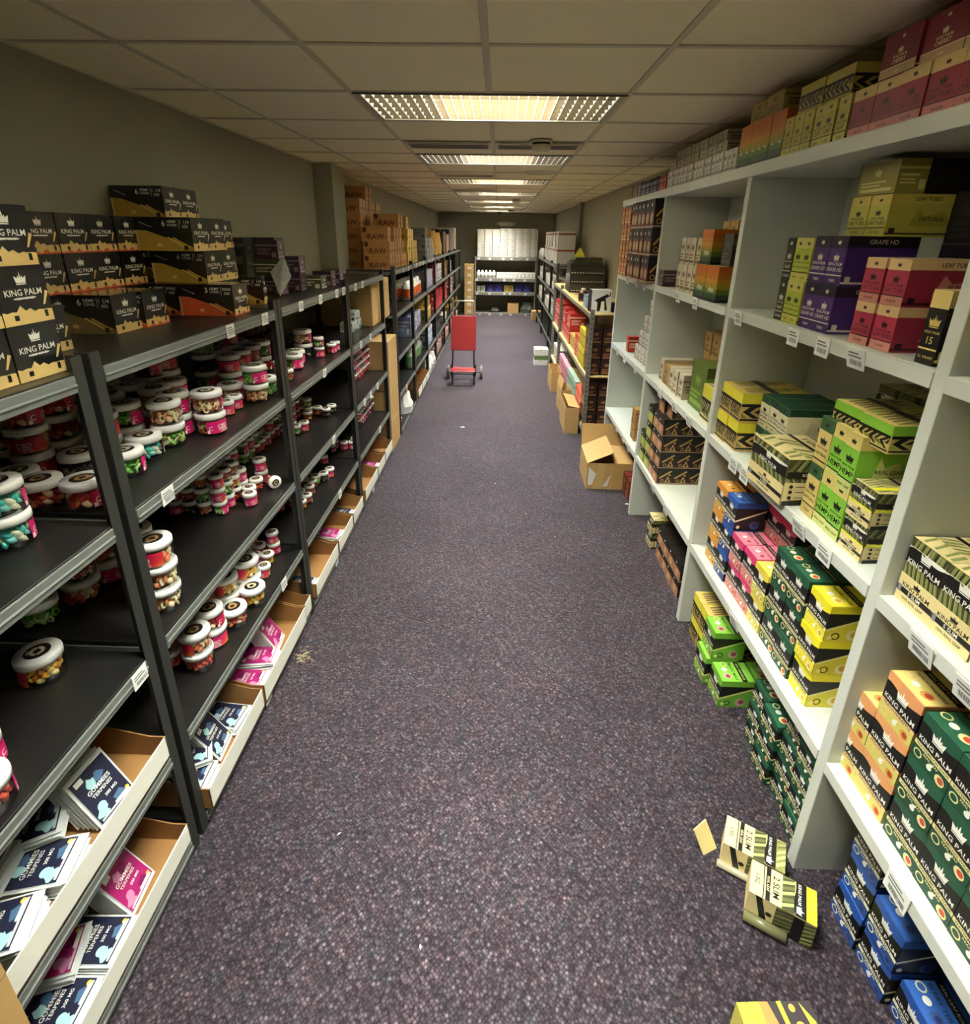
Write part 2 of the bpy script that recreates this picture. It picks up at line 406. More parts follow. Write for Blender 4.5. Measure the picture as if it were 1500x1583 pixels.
def rack(y0, y1, label, x0=-1.64, x1=-1.02, zs=LZ, tags={}, top=None, double=True, flip=1):
    """five-tier steel rack; the aisle side is x1"""
    r = bpy.data.objects.new('shelving_rack', None); COL.objects.link(r); r.location = ((x0+x1)/2, (y0+y1)/2, 0)
    tag(r, label, 'shelving rack', 'steel shelving racks')
    ox, oy = r.location.x, r.location.y
    H = top or zs[-1]+.04; s = 1 if x1 > x0 else -1
    for x in (x0, x1):
        for y in (y0, y1):
            b = MB(); xa = x-s*.04 if x == x1 else x; ya = y if y == y0 else y-.035
            Hp = H if x == x1 else zs[-1]-.017
            if x == x1: b.box(x-.003*s, x, ya, ya+.035, 0, H, steel, .001); yy = ya if y == y0 else ya+.032; b.box(x-.04*s, x-.003*s, yy, yy+.003, 0, H, steel, .0008)
            else: b.box(x, x+.003*s, ya, ya+.035, 0, Hp, steel, .001); yy = ya if y == y0 else ya+.032; b.box(x+.003*s, x+.04*s, yy, yy+.003, 0, Hp, steel, .0008)
            o = link('post', b.mesh('post'), r, (-ox, -oy, 0))
    for i, z in enumerate(zs):
        b = MB(); b.box(x0+.004*s, x1-.006*s, y0+.006, y1-.006, z-.016, z, board, .002); link('shelf_board', b.mesh('shelf_board'), r, (-ox, -oy, 0))
        for x, side in ((x0, 0), (x1, 1)):
            b = MB(); xa, xb = (x-.004*s, x+.003*s) if side else (x, x+.006*s)
            b.box(xa, xb, y0+.036, y1-.036, z-.045, z-.002, beamm, .002)
            if side: b.box(xa-.012*s, xb+.004*s, y0+.036, y1-.036, z-.03, z-.022, beamm, .003)
            o = link('shelf_beam', b.mesh('shelf_beam'), r, (-ox, -oy, 0))
            if side:
                for ty in tags.get(i, ()):
                    t = link('price_tag', TAGM, o, (x+.006*s, ty, z-.024)); t.rotation_euler = (random.uniform(-.05, .05), 0, s*math.pi/2)
        for y in (y0+.002, y1-.006):
            b = MB(); b.box(x0+.004*s, x1-.044*s, y, y+.004, z-.045, z-.017, beamm, .001); link('side_beam', b.mesh('side_beam'), r, (-ox, -oy, 0))
    return r
rack(.03, 1.243, 'black steel rack with gummy jars, cut by the frame edge, first from the near end', tags={2: (1.165,)})
rack(1.268, 2.432, 'black steel rack holding black cone cartons and gummy jars, second from the near end', tags={4: (1.97, 2.28), 3: (1.44,), 1: (2.13,), 0: (1.83,)})
rack(2.44, 3.602, 'black steel rack with small gummy jars, third from the near end', tags={4: (2.72, 3.03, 3.35, 3.5), 3: (2.99,), 2: (3.05,), 1: (3.08,), 0: (2.9,)})
rack(3.61, 4.765, 'black steel rack with tall carton under its top shelf, fourth from the near end', tags={4: (3.8, 4.0), 3: (3.85, 4.15), 2: (3.85, 4.05, 4.3), 1: (4.3,), 0: (3.95,)})
rack(5.30, 6.41, 'black steel rack loaded with brown kraft cartons, fifth from the near end', tags={4: (5.75, 6.1), 1: (5.7,)})
rack(6.42, 7.63, 'black steel rack loaded with yellow cartons on top, sixth from the near end', tags={4: (6.7, 7.0, 7.3)})
rack(7.64, 8.7, 'black steel rack with grey boxes on top, seventh from the near end', tags={4: (8.0, 8.3)})
rack(8.71, 10.15, 'black steel rack with pale parcels on top, eighth from the near end')
rack(10.16, 11.31, 'black steel rack beside the red hand truck, ninth from the near end')
rack(11.32, 12.7, 'black steel rack with open kraft bags on top, tenth from the near end')
rack(12.71, 14.2, 'black steel rack at the far end by the stacked tan cartons')

# ------------------------------------------------------------------ white wooden shelving
white = mat('white_laminate', (206, 210, 198), .5, .03, 6)
WY = [.02, 1.25, 2.49, 3.70, 4.885]
WZ = [.51, 1.14, 1.755, 2.35]
ws = bpy.data.objects.new('white_shelving', None); COL.objects.link(ws); ws.location = (1.27, 2.4, 0)
tag(ws, 'long white laminate shelving with square bays running along the wall', 'shelving')
def wpart(name, *a, bev=.002):
    b = MB(); b.box(*a, white, bev); return link(name, b.mesh(name), ws, (-1.27, -2.4, 0))
for y in WY: wpart('upright_panel', 1.06, 1.47, y-.02, y+.02, 0, 2.305)
wpart('back_panel', 1.472, 1.486, WY[0], WY[-1], .02, 2.3)
TAGW = tagmesh(.075, .062)
clear = None
TY = {0: [[.9], [1.9], [2.9, 3.2], [3.9, 4.1, 4.35]], 1: [[1.06, .92], [1.47, 1.62, 2.05, 2.16], [2.75, 3.0, 3.3], [3.95, 4.3, 4.6]], 2: [[.9], [1.55, 1.72, 1.9, 2.36], [2.9, 3.2], [3.95, 4.2, 4.5]]}
for i, z in enumerate(WZ):
    if i == 3:
        wpart('top_board', 1.05, 1.487, WY[0]-.02, WY[-1]+.02, z-.048, z); continue
    for k in range(4):
        wpart('shelf_board', 1.075, 1.472, WY[k]+.021, WY[k+1]-.021, z-.035, z)
        e = wpart('edge_strip', 1.058, 1.0745, WY[k]+.021, WY[k+1]-.021, z-.042, z-.001, bev=.001)
        for ty in TY[i][k]:
            t = link('price_tag', TAGW, e, (1.054, ty, z-.03)); t.rotation_euler = (random.uniform(-.1, .25), 0, -math.pi/2+random.uniform(-.04, .04))
# ------------------------------------------------------------------ printed cartons
K = pc('14130f'); W_ = pc('f4f2e6'); CREAM = pc('ead79a'); TAN = pc('d8bd7c'); GOLD = pc('c9a23a')
def dk(F, m=K, a=.0): F.rect(0, 0, 1, 1, m)
def king(F, u=.5, v=.6, s=1, c=W_, sub=None):
    F.crown(u, v+.11*s, .17*s, c); F.text('KING PALM', u, v-.07*s, .1*s, c, .88)
    if sub: F.text(sub, u, v-.17*s, .045*s, c, .6)
def roll_box(name, w, d, h, lidc, topc, basec, strip, flavor, fruit, endc):
    """flavoured roll carton: wavy lid band, black brand band, flavour strip, pictured base"""
    LC, TC, BC, S, E = pc(lidc), pc(topc), pc(basec), pc(strip), pc(endc); fr = [pc(x) for x in fruit]
    def draw(f):
        for k in ('front', 'back'):
            F = f[k]; F.rect(0, .36, 1, .9, K); F.wave(.75, 1.0, LC, .05, .8);
            king(F, .5, .57, 1.35); F.rect(0, .285, 1, .375, S); F.text(flavor, .5, .33, .062, K if strip != '1d4a33' else W_, .9)
            F.rect(0, 0, 1, .285, BC); F.disc(.16, .15, .09, S); F.disc(.16, .15, .065, BC)
            F.disc(.5, .13, .055, W_); F.poly([(.52, .1), (.6, .26), (.47, .2)], W_); F.disc(.8, .12, .1, fr[0]); F.disc(.82, .13, .06, fr[1]); F.text('REAL LEAF', .5, .245, .05, S, .6)
        for k in ('left', 'right'):
            F = f[k]; F.rect(0, 0, 1, 1, E); m = 1 if k == 'right' else 0
            P = lambda u, v: (u if not m else 1-u, v)
            pts = [P(1, .34), P(1, .8), P(0, .8), P(0, .72)]
            F.poly(pts if not m else pts[::-1], K); F.rect(0, .8, 1, 1, LC)
            pts = [P(1, .30), P(1, .36), P(0, .75), P(0, .69)]; F.poly(pts if not m else pts[::-1], S)
            F.disc(P(.75, 0)[0], .17, .1, K); F.disc(P(.75, 0)[0], .17, .07, E); F.disc(P(.35, 0)[0], .2, .15, fr[0]); F.disc(P(.32, 0)[0], .22, .09, fr[1]); F.disc(P(.88, 0)[0], .13, .06, S)
        F = f['top']; F.rect(.02, .02, .98, .98, TC); F.rect(0, .62, 1, .78, K); F.text(flavor, .5, .48, .1, K, .85); F.disc(.14, .28, .1, S); F.disc(.14, .28, .07, TC); F.disc(.4, .24, .08, W_); F.disc(.72, .24, .12, fr[0]); F.disc(.74, .25, .07, fr[1]); F.text('REAL LEAF ROLLS', .5, .7, .07, S, .8)
    return make_box(name, w, d, h, K, draw, LC, .22)
def leafy(F, a, bcol, n=6, v0=0., v1=1., seed=1):
    """printed leaf rolls lying in a herringbone of slanted strips"""
    r = random.Random(seed); rows = max(1, int((v1-v0)/.26+.5)); hh = (v1-v0)/rows
    for j in range(rows):
        lo_, hi_ = v0+hh*j, v0+hh*(j+1); s = 1 if j % 2 else -1
        for i in range(n):
            u = (i+.12)/n; k = r.uniform(.5, .68)/n; sh = s*r.uniform(.6, 1.1)/n
            q = [(u, lo_), (u+k, lo_), (u+k+sh, hi_), (u+sh, hi_)]
            F.poly([(min(1, max(0, x)), y) for x, y in q], (a, bcol, bcol, a)[r.randrange(4)])
            if r.random() < .6: F.poly([(min(1, max(0, x)), y) for x, y in [(u, lo_), (u+k*.25, lo_), (u+k*.25+sh, hi_), (u+sh, hi_)]], pc('b9bd7c'))
OL, OL2, OD = pc('8d9150'), pc('6d7040'), pc('4a4c2c')
def natural_box(name, w, d, h, accent=None, txt='5 SLIM', seed=1, dark=False):
    """cream and black carton with printed leaf rolls"""
    def draw(f):
        for k in ('front', 'back'):
            F = f[k]; F.rect(0, .42, 1, 1, OD); leafy(F, OL, OL2, 8, .42, 1, seed); F.wave(.62, .86, K, .04, 0); F.rect(0, .42, 1, .6, K) if dark else None
            F.wave(.84, .87, W_, .04, 0); king(F, .5, .72, .95); F.rect(0, 0, 1, .44, CREAM); F.crown(.5, .36, .1, K); F.text('KING PALM', .5, .285, .07, K, .8)
            F.rect(0, .15, 1, .235, K); F.text(txt, .5, .193, .06, W_, .7); F.text('100% REAL LEAF', .5, .09, .05, K, .6); F.rect(.03, .14, .12, .25, pc('8a8d92'))
        for k in ('left', 'right'):
            F = f[k]; F.rect(0, 0, 1, 1, CREAM); F.rect(0, .5, 1, 1, OD); leafy(F, OL, OL2, 7, .5, 1, seed+1); F.rect(0, .6, 1, .74, K); F.text('KING PALM', .5, .67, .07, W_, .6)
            for i in range(3): F.disc(.12, .42-.12*i, .04, K); F.rect(.2, .41-.12*i, .7-.08*i, .425-.12*i, K)
            F.poly([(0, 0), (1, .06), (1, .2), (0, .1)], K)
            if accent: F.rect(0, .5, 1, .58, pc(accent))
        F = f['top']; F.rect(0, 0, 1, 1, CREAM); leafy(F, OL, CREAM, 7, .05, .6, seed+2); F.rect(0, .62, 1, .7, K); F.text(txt, .4, .82, .12, K, .6)
        if accent:
            F.rect(.66, 0, .84, 1, pc(accent)); f['front'].rect(.0, .44, 1, .5, pc(accent))
    return make_box(name, w, d, h, CREAM, draw, pname='printed_label')
def hemp_box(name, low, size, num, gold):
    w, d, h = .132, .224, .126; LO = pc(low); LO2 = pc('dfc07a')
    def draw(f):
        for k in ('front', 'back'):
            F = f[k]; F.rect(0, 0, 1, 1, pc('191a1a', .3, 1)); F.jag(.2, .16, LO2, 11, 4); F.jag(.02, .12, LO, 7, 9) if not gold else None; F.crown(.5, .78, .2, W_); F.text('KING PALM', .5, .55, .12, W_, .74); F.rect(.28, .435, .72, .455, W_); F.text('HEMP CONES', .5, .445, .045, W_, .4)
            F.rect(.82, .08, .89, .2, K); F.rect(.2, .08, .29, .17, K); F.poly([(.83, .3), (.87, .3), (.99, .52), (.93, .55)], LO2)
        for k in ('left', 'right'):
            F = f[k]; F.rect(0, 0, 1, 1, pc('100f0d', .3, 1)); F.poly([(0, 0), (1, 0), (1, .12), (.72, .34), (.5, .42), (.2, .6), (0, .62)], LO); F.poly([(.0, 0), (.035, 0), (.035, .6), (.0, .62)], LO2)
            F.text(num, .52, .82, .17, W_); F.text('HEMP', .67, .87, .085, W_); F.text('CONES', .67, .77, .07, W_); F.rect(.79, .68, .797, .94, W_); F.text(size, .9, .86, .13, W_, .16); F.text('SIZE', .9, .73, .075, W_)
            F.poly([(.55, .4), (.58, .42), (.88, .1), (.86, .08)], pc('e8c870')); F.poly([(.64, .4), (.67, .42), (.95, .12), (.93, .1)], pc('d8b050')); F.text('ALL NATURAL HEMP', .2, .78, .05, W_, .4, -22); F.crown(.4, .2, .14, LO2); F.rect(.83, .04, .9, .17, K)
        F = f['top']; F.rect(0, 0, 1, 1, pc('3a3528', .35, 1)); F.rect(.05, .05, .95, .95, pc('2a2620', .35, 1))
    return make_box(name, w, d, h, pc('191a1a', .3, 1), draw)
HEMPG = hemp_box('hemp_cone_carton', 'b8923a', '1 1/4', '6', True)
HEMPT = hemp_box('hemp_cone_carton', '7d6a40', '1 1/4', '6', True)
HEMPO = hemp_box('hemp_cone_carton', 'cf5b32', 'KING', '3', False)
R = dict
PEACH = roll_box('roll_carton', .122, .135, .143, 'e8a368', 'f2dc82', 'd9cf6a', 'f0c98a', 'PEACH PINEAPPLE', ('e0a050', 'b8402c'), 'd8cf80')
WATER = roll_box('roll_carton', .112, .135, .143, '24583f', '2a6044', '1d4a33', 'e8dc9a', 'WATERMELON WAVE', ('e8e0a0', 'd8503c'), '24583f')
BANANA = roll_box('roll_carton', .112, .14, .141, 'f4e628', 'f6ea3c', 'f0e02c', 'f4ea90', 'BANANA CREAM', ('f6f0b0', 'e8b838'), 'e8da3a')
LEMON = roll_box('roll_carton', .11, .135, .14, 'e8d44e', 'ecd858', 'd8cc58', 'f4ecb0', 'MANGO', ('f4e8a0', 'e0a848'), 'e0d060')
PINKB = roll_box('roll_carton', .112, .135, .14, 'e8447c', 'f08ca0', 'dc8a7c', 'f4c0b8', 'CHERRY CHARM', ('f0a0a0', 'c03048'), 'd88878')
BLUEB = roll_box('roll_carton', .11, .135, .14, '2c58a8', '3868b8', '2a4c94', 'ece8c0', 'BERRY TERPS', ('405890', '28346c'), '16181f')
ORNG = roll_box('roll_carton', .12, .14, .14, 'e09a3c', 'e8a848', 'd8a040', 'f0d090', 'MAGIC MINT', ('f0c060', '984c20'), 'd89434')
NAT = natural_box('leaf_roll_carton', .118, .16, .185)
NATM = natural_box('leaf_roll_carton', .104, .15, .115, 'f2ee38', '5 MINI', 5)
NATB = natural_box('leaf_roll_carton', .25, .2, .18, None, '5 KING', 9)
def flat_box(name, w, d, h, base, c1, c2, txt):
    def draw(f):
        for k in ('front', 'back', 'left', 'right'):
            F = f[k]; F.rect(0, 0, 1, 1, pc(base)); F.rect(0, .62, 1, 1, pc(c1)); leafy(F, K, pc(c2), 6, .16, .55, 3); F.rect(0, .55, 1, .65, K)
            F.text(txt, .55, .3, .16, K, .6); F.rect(0, .07, 1, .13, K)
        F = f['top']; F.rect(0, 0, 1, 1, pc(base)); leafy(F, pc(c1), pc('7a6a3c'), 6, .1, .9, 4); F.rect(0, .4, 1, .52, K); F.text(txt, .5, .7, .12, K, .5)
    return make_box(name, w, d, h, pc(base), draw)
MINI2 = flat_box('mini_roll_carton', .105, .3, .135, 'd8b868', 'e8dc3c', '8a8048', '2 MINI')
GREENB = None
def tall_box(name, w, d, h, top, main, low, txt, txt2, tc='14130f', sidec=None):
    T_, M_, L_, X = pc(top), pc(main), pc(low), pc(tc); S_ = pc(sidec) if sidec else M_
    def draw(f):
        for k in ('front', 'back'):
            F = f[k]; F.rect(0, 0, 1, 1, M_); F.rect(0, .76, 1, 1, T_); F.crown(.5, .88, .1, X); F.crown(.5, .58, .16, X); F.text('KING PALM', .5, .44, .07, X, .8); F.text(txt, .5, .33, .1, X, .9); F.rect(0, 0, 1, .2, L_); F.text(txt2, .5, .1, .06, X, .8); F.rect(0, .2, 1, .225, X)
        for k in ('left', 'right'):
            F = f[k]; F.rect(0, 0, 1, 1, S_); F.rect(0, .78, 1, 1, T_); F.text(txt, .5, .89, .09, X, .7); F.poly([(.3, .25), (.9, .25), (.75, .6), (.5, .5), (.4, .68)], L_); F.text(txt2, .6, .42, .1, X, .5); F.rect(0, .05, 1, .09, X); F.rect(.05, .06, .13, .2, X)
        F = f['top']; F.rect(0, 0, 1, 1, T_); F.text(txt, .5, .5, .14, X, .8)
    return make_box(name, w, d, h, M_, draw)
GRN = tall_box('leaf_tube_carton', .07, .17, .19, 'e0cc78', '86c43c', 'cfd480', 'HEMP', 'REAL LEAF')
GRNC = tall_box('leaf_tube_carton', .07, .17, .19, '3a5a34', 'e0c878', 'd0b868', 'NATURAL', 'LEAF')
GRNF = flat_box('hemp_wrap_carton', .13, .22, .085, 'e0cc78', '8cc83c', 'b8c850', 'HEMP WRAP')
WNAT = tall_box('leaf_tube_carton', .075, .24, .14, '1f4a34', 'e8e0b8', 'd8d0a0', 'NATURAL', 'LEAF')
HASH = tall_box('slim_roll_carton', .055, .16, .152, '23261c', '2c3824', '20241c', 'hash', 'cream', 'd8d8b8')
LIME = tall_box('slim_roll_carton', .058, .16, .152, 'd8d070', 'b8c83c', 'd4cc60', 'LEAF TUBES', 'lime', '2a3418')
GRAPE = tall_box('grape_roll_carton', .09, .22, .155, '1c1426', '46286e', '38205c', 'GRAPE HD', 'TERPS', 'ece4c8')
CHERRY = tall_box('leaf_tube_carton', .085, .24, .125, 'e0c088', 'a83048', 'c88878', 'LEAF TUBES', 'FLAVOR', '2a1014', '982a40')
CREAMT = tall_box('leaf_tube_carton', .09, .22, .12, 'c8b450', 'b8b048', 'a09838', 'LEAF TUBES', 'NATURAL', '22240f')
BLACKX = tall_box('wrap_carton', .06, .13, .185, 'e4cc7c', '15130f', '1a1812', '15', 'XL WRAPS', 'e8d070')
BRIGHTG = roll_box('roll_carton', .12, .15, .15, '7ab83c', '86c444', '68a834', 'd8e080', 'MAGIC MINT', ('c8a0a0', '904040'), '70ac38')
def print_box(name, w, d, h, base, side=None, rows=1, ink='3a1a10', txt=None, coat=0, topc=None):
    """plain stock carton with one printed motif per face"""
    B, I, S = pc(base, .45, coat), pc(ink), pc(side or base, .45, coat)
    def draw(f):
        for k in ('front', 'back'):
            F = f[k]
            if txt: F.text(txt, .55, .32, .42, I, .75); F.rect(.05, .62, .2, .96, I)
            else:
                F.rect(.1, .1, .9, .2, I); F.rect(.1, .26, .6, .31, I); F.rect(.1, .36, .75, .41, I); F.crown(.5, .68, .26, I)
        for k in ('left', 'right'):
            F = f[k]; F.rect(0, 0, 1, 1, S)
            if txt: F.text(txt, .56, .32, .42, I, .62); F.disc(.2, .32, .12, I); F.disc(.2, .32, .08, S); F.text('KINGSIZE', .9, .32, .09, I, .14); F.rect(.06, .62, .2, .96, I)
            else:
                F.rect(0, .7, 1, .78, I); F.rect(.08, .5, .7, .57, I); F.rect(.08, .38, .55, .43, I); F.rect(.08, .28, .62, .33, I); F.rect(.72, .12, .92, .4, I)
        if topc: f['top'].rect(0, 0, 1, 1, pc(topc))
    return make_box(name, w, d, h, B, draw)
RAW = print_box('kraft_carton', .13, .262, .13, 'b98a50', 'b4824a', txt='RAW', ink='5a1c12')
YELC = print_box('yellow_carton', .14, .26, .13, 'd4b858', 'c8a848', txt='RAW', ink='6a4a18')
BROWNC = print_box('brown_cone_carton', .1, .29, .112, '4a2c1c', '3a1c14', ink='c09a58')
LIMEC = print_box('lime_cone_carton', .12, .29, .112, '2a2418', '3a1c14', ink='a8c040')
# brown cone cartons: diagonal gold tube and roundels on the end face
def cone_box(name, frontc, w=.115, d=.3, h=.112):
    def draw(f):
        for k in ('front', 'back'):
            F = f[k]; F.rect(0, 0, 1, 1, pc('1c1712')); F.rect(0, .08, 1, .6, pc(frontc)); F.disc(.5, .33, .2, pc('c8a878')); F.disc(.3, .8, .07, W_); F.rect(0, 0, 1, .06, pc('c8a878'))
        for k in ('left', 'right'):
            F = f[k]; F.rect(0, 0, 1, 1, pc('2c110d')); F.rect(0, .62, 1, 1, pc('15110d')); F.rect(0, .03, 1, .07, pc('d0b088'))
            for i in range(3):
                u = .02+.333*i; g = pc('c8a058')
                F.poly([(u+.02, .42), (u+.05, .36), (u+.3, .82), (u+.27, .88)], g); F.disc(u+.1, .22, .1, g); F.disc(u+.1, .22, .07, pc('2c110d')); F.poly([(u+.15, .12), (u+.29, .12), (u+.22, .52)], g); F.poly([(u+.19, .17), (u+.25, .17), (u+.22, .4)], pc('2c110d')); F.disc(u+.25, .6, .06, g)
        f['top'].rect(0, 0, 1, 1, pc('1d1512'))
    return make_box(name, w, d, h, pc('1c1712'), draw)
CONEB = cone_box('cone_carton', 'b07858'); CONEG = cone_box('cone_carton', '9cba3c')
def rainbow(name, w, d, h):
    def draw(f):
        for k in ('front', 'back', 'left', 'right'):
            F = f[k]; F.rect(0, .78, 1, 1, pc('b8601c'))
            for i, c in enumerate(('2c4a30', '5a7828', '9a8c24', 'c08820', 'b8701c')): F.rect(0, .08+.14*i, 1, .22+.14*i, pc(c))
            F.rect(0, 0, 1, .08, K); F.text('vibes', .55, .35, .22, W_, .5)
        f['top'].rect(0, 0, 1, 1, pc('a8823c'))
    return make_box(name, w, d, h, pc('6a6a28'), draw)
RAINB = rainbow('rainbow_carton', .15, .22, .17); RAINS = rainbow('rainbow_carton', .055, .2, .17)
WHITEC = print_box('white_carton', .09, .2, .12, 'dcd8c8', 'c4bcaa', ink='8a8478')
CREAMC = print_box('cream_carton', .085, .2, .15, 'd4cab0', 'b8a888', ink='7a6a50')
REDC = print_box('red_carton', .07, .12, .13, 'd03a2c', 'b02c22', ink='f0c8a0')
TANC = print_box('tan_carton', .11, .2, .13, 'b08c4c', 'a07c40', ink='6a4a20')
OLIVEC = print_box('olive_carton', .1, .2, .13, '8a8438', '787030', ink='d0c880')
DRC = cone_box('dark_red_carton', '6a2418', .1, .3, .18)
DARKRED = print_box('dark_red_carton', .1, .3, .18, '6a2418', '2a1510', ink='a06c40')
BLACKC = print_box('black_carton', .12, .2, .15, '1c1a18', '131210', ink='4a4640', coat=1)
PURPC = print_box('plum_carton', .1, .12, .1, '4a2c3c', '3a2230', ink='8a7880', coat=1)
OLVB = print_box('olive_black_carton', .12, .14, .085, '2c3418', '404a20', ink='c8c8b0', coat=1)
GREYC = print_box('grey_carton', .1, .2, .14, '9a9a96', '7c7c7a', ink='50504e')
SLIMW = print_box('slim_white_carton', .05, .2, .1, 'd8d4c6', ink='8a8680')
SLIMB = print_box('slim_navy_carton', .03, .14, .1, '282c44', ink='a0a0a8')
SLIMR = print_box('slim_red_carton', .04, .14, .1, 'a02c20', ink='d08a70')
LABB = print_box('long_white_carton', .2, .3, .055, 'cfccbe', 'cfccbe', ink='9a968a')
# ------------------------------------------------------------------ gummy jars
def glassy():
    m = bpy.data.materials.new('clear_plastic'); m.use_nodes = True; N = m.node_tree.nodes; L = m.node_tree.links; N.remove(N['Principled BSDF'])
    t = N.new('ShaderNodeBsdfTransparent'); g = N.new('ShaderNodeBsdfGlossy'); x = N.new('ShaderNodeMixShader'); lw = N.new('ShaderNodeLayerWeight')
    t.inputs[0].default_value = (.95, .96, .94, 1); g.inputs['Roughness'].default_value = .08; lw.inputs[0].default_value = .12
    L.new(lw.outputs['Facing'], x.inputs[0]); L.new(t.outputs[0], x.inputs[1]); L.new(g.outputs[0], x.inputs[2]); L.new(x.outputs[0], N['Material Output'].inputs[0]); return m
CLEAR = glassy()
LIDM = mat('lid_plastic', (250, 251, 245), .4, .02)
def labelmat(name, cols):
    m = bpy.data.materials.new(name); m.use_nodes = True; N = m.node_tree.nodes; L = m.node_tree.links; b = N['Principled BSDF']; b.inputs['Roughness'].default_value = .35
    tc = N.new('ShaderNodeTexCoord'); mp = N.new('ShaderNodeMapping'); mp.inputs['Rotation'].default_value = (0, math.radians(-35), 0); sx = N.new('ShaderNodeSeparateXYZ'); rp = N.new('ShaderNodeValToRGB')
    L.new(tc.outputs['Generated'], mp.inputs[0]); L.new(mp.outputs[0], sx.inputs[0]); L.new(sx.outputs[0], rp.inputs[0]); L.new(rp.outputs[0], b.inputs['Base Color'])
    for i, (p, c) in enumerate(cols):
        e = rp.color_ramp.elements[i] if i < 2 else rp.color_ramp.elements.new(p)
        e.position = p; e.color = (*[(x/255)**2.2 for x in c], 1)
    return m
LABP = labelmat('label_sunset', [(.0, (214, 26, 110)), (.5, (224, 70, 84)), (.75, (236, 130, 50)), (.95, (240, 190, 60))])
LABR = labelmat('label_berry', [(.0, (190, 24, 70)), (.5, (206, 50, 56)), (.8, (220, 110, 50)), (.95, (226, 160, 60))])
ICO = None
def gum(mb, c, r, m, ring):
    q = random.uniform(0, 6.28); t = random.uniform(-.9, .9); a = Vector((math.cos(q), math.sin(q), t)).normalized(); u = a.orthogonal().normalized(); v = a.cross(u)
    V = []; P = []; n = 8
    if ring:
        for i in range(n):
            th = 6.283*i/n; e = u*math.cos(th)+v*math.sin(th)
            for k in range(4):
                ph = 6.283*k/4; V.append(tuple(Vector(c)+e*(r*.72+r*.3*math.cos(ph))+a*r*.3*math.sin(ph)))
        P = [(i*4+k, i*4+(k+1) % 4, (i+1) % n*4+(k+1) % 4, (i+1) % n*4+k) for i in range(n) for k in range(4)]
    else:
        for z, rr in ((-.42, .55), (0, 1), (.42, .55)):
            for i in range(n):
                th = 6.283*i/n; V.append(tuple(Vector(c)+(u*math.cos(th)*1.1+v*math.sin(th)*.8)*r*rr+a*r*z))
        P = [(i*n+k, i*n+(k+1) % n, (i+1)*n+(k+1) % n, (i+1)*n+k) for i in range(2) for k in range(n)] + [tuple(range(n))[::-1], tuple(range(2*n, 3*n))]
    mb.add(V, P, m, True)
def jar(name, D, H, cols, lab, sticker, ring=False, labside=125, ng=46):
    r0 = D/2; rb = r0*.95; lh = H*.24
    b = MB(); b.lathe([(0, .001), (rb*.9, .001), (rb, .006), (rb, H-lh)], CLEAR, 20); body = b.mesh(name)
    b = MB(); b.lathe([(r0*.93, H-lh-.001), (r0, H-lh), (r0, H-.004), (r0*.96, H), (0, H)], LIDM, 24)
    for k in range(24):
        t = 6.283*k/24; 
    lid = b.mesh('lid')
    b = MB(); b.disc((0, 0, H+.0006), r0*.56, pc('1a1514')); 
    F = Face(b, lambda u, v, o: (u-r0/2, v-r0/2, H+.0006+o), r0, r0)
    F.disc(.5, .5, .33, pc(sticker)); F.disc(.52, .5, .17, pc('1a1514')); F.rect(.1, .48, .95, .52, pc('1a1514')); F.text('CBD', .5, .12, .12, W_, .4)
    st = b.mesh('lid_sticker')
    b = MB(); h0, h1 = H*.12, H*.68; n = 14; a0 = -math.pi/2-math.radians(labside)/2; rr = rb*1.012
    V = [(rr*math.cos(a0+math.radians(labside)*i/n), rr*math.sin(a0+math.radians(labside)*i/n), z) for z in (h0, h1) for i in range(n+1)]
    b.add(V, [(i, i+1, n+2+i, n+1+i) for i in range(n)], lab, True)
    Wl = rr*math.radians(labside)
    F = Face(b, lambda u, v, o: ((rr+o)*math.cos(a0+u/rr), (rr+o)*math.sin(a0+u/rr), h0+v), Wl, h1-h0)
    F.text('CBD', .5, .55, .3, W_, .4); F.text('GUMMIES', .5, .3, .14, W_, .35); F.text('1000 MG', .55, .12, .14, W_, .3); F.text('C', .12, .45, .35, W_); F.rect(.01, .05, .09, .3, W_)
    lb = b.mesh('label_wrap')
    b = MB(); cm = [pc(c, .3) for c in cols]; top = H-lh-.006; g = D*.125; ng = ng*2//3
    for i in range(ng):
        th = 2.39996*i; z = .006+g*.7+(top-g-.01)*((i+.5)/ng); gum(b, (math.cos(th)*(rb-g*1.12), math.sin(th)*(rb-g*1.12), z), g*random.uniform(.9, 1.05), random.choice(cm), ring and i % 3)
    b.lathe([(rb-g*1.9, .01), (rb-g*1.9, top-.004), (0, top-.004)], cm[0], 10)
    return Proto(name, body, [('lid', lid, [('lid_sticker', st)]), ('label_wrap', lb, []), ('gummies', b.mesh('gummies'), [])])
GC = {'green': ('98e468', 'd4f090', 'fcf8d0', '78cc50'), 'teal': ('50c8c0', '80dcd4', 'fcf8dc', 'f4f0cc'), 'red': ('d84c34', 'f0804c', 'f8dca8', 'c03c2c'), 'peach': ('f0a068', 'f8d8a8', 'e07848', 'fcecb8'), 'coral': ('e0503c', 'f07858', 'd84838', 'e86048'), 'yellow': ('e8b030', 'f0cc50', 'd88828', 'f4dc88'), 'dark': ('3a4438', '586050', 'b8b490', '2c342c')}
BIG = {}; SML = {}
for n_, c_ in GC.items():
    BIG[n_] = jar('gummy_jar', .112, .086, c_, LABP if n_ != 'red' else LABR, 'c89858' if n_ in ('red', 'coral') else 'e0d0a0', n_ in ('peach', 'green'))
    SML[n_] = jar('small_gummy_jar', .064, .064, c_, LABP if n_ != 'red' else LABR, 'c8a878', n_ == 'peach', 120, 34)
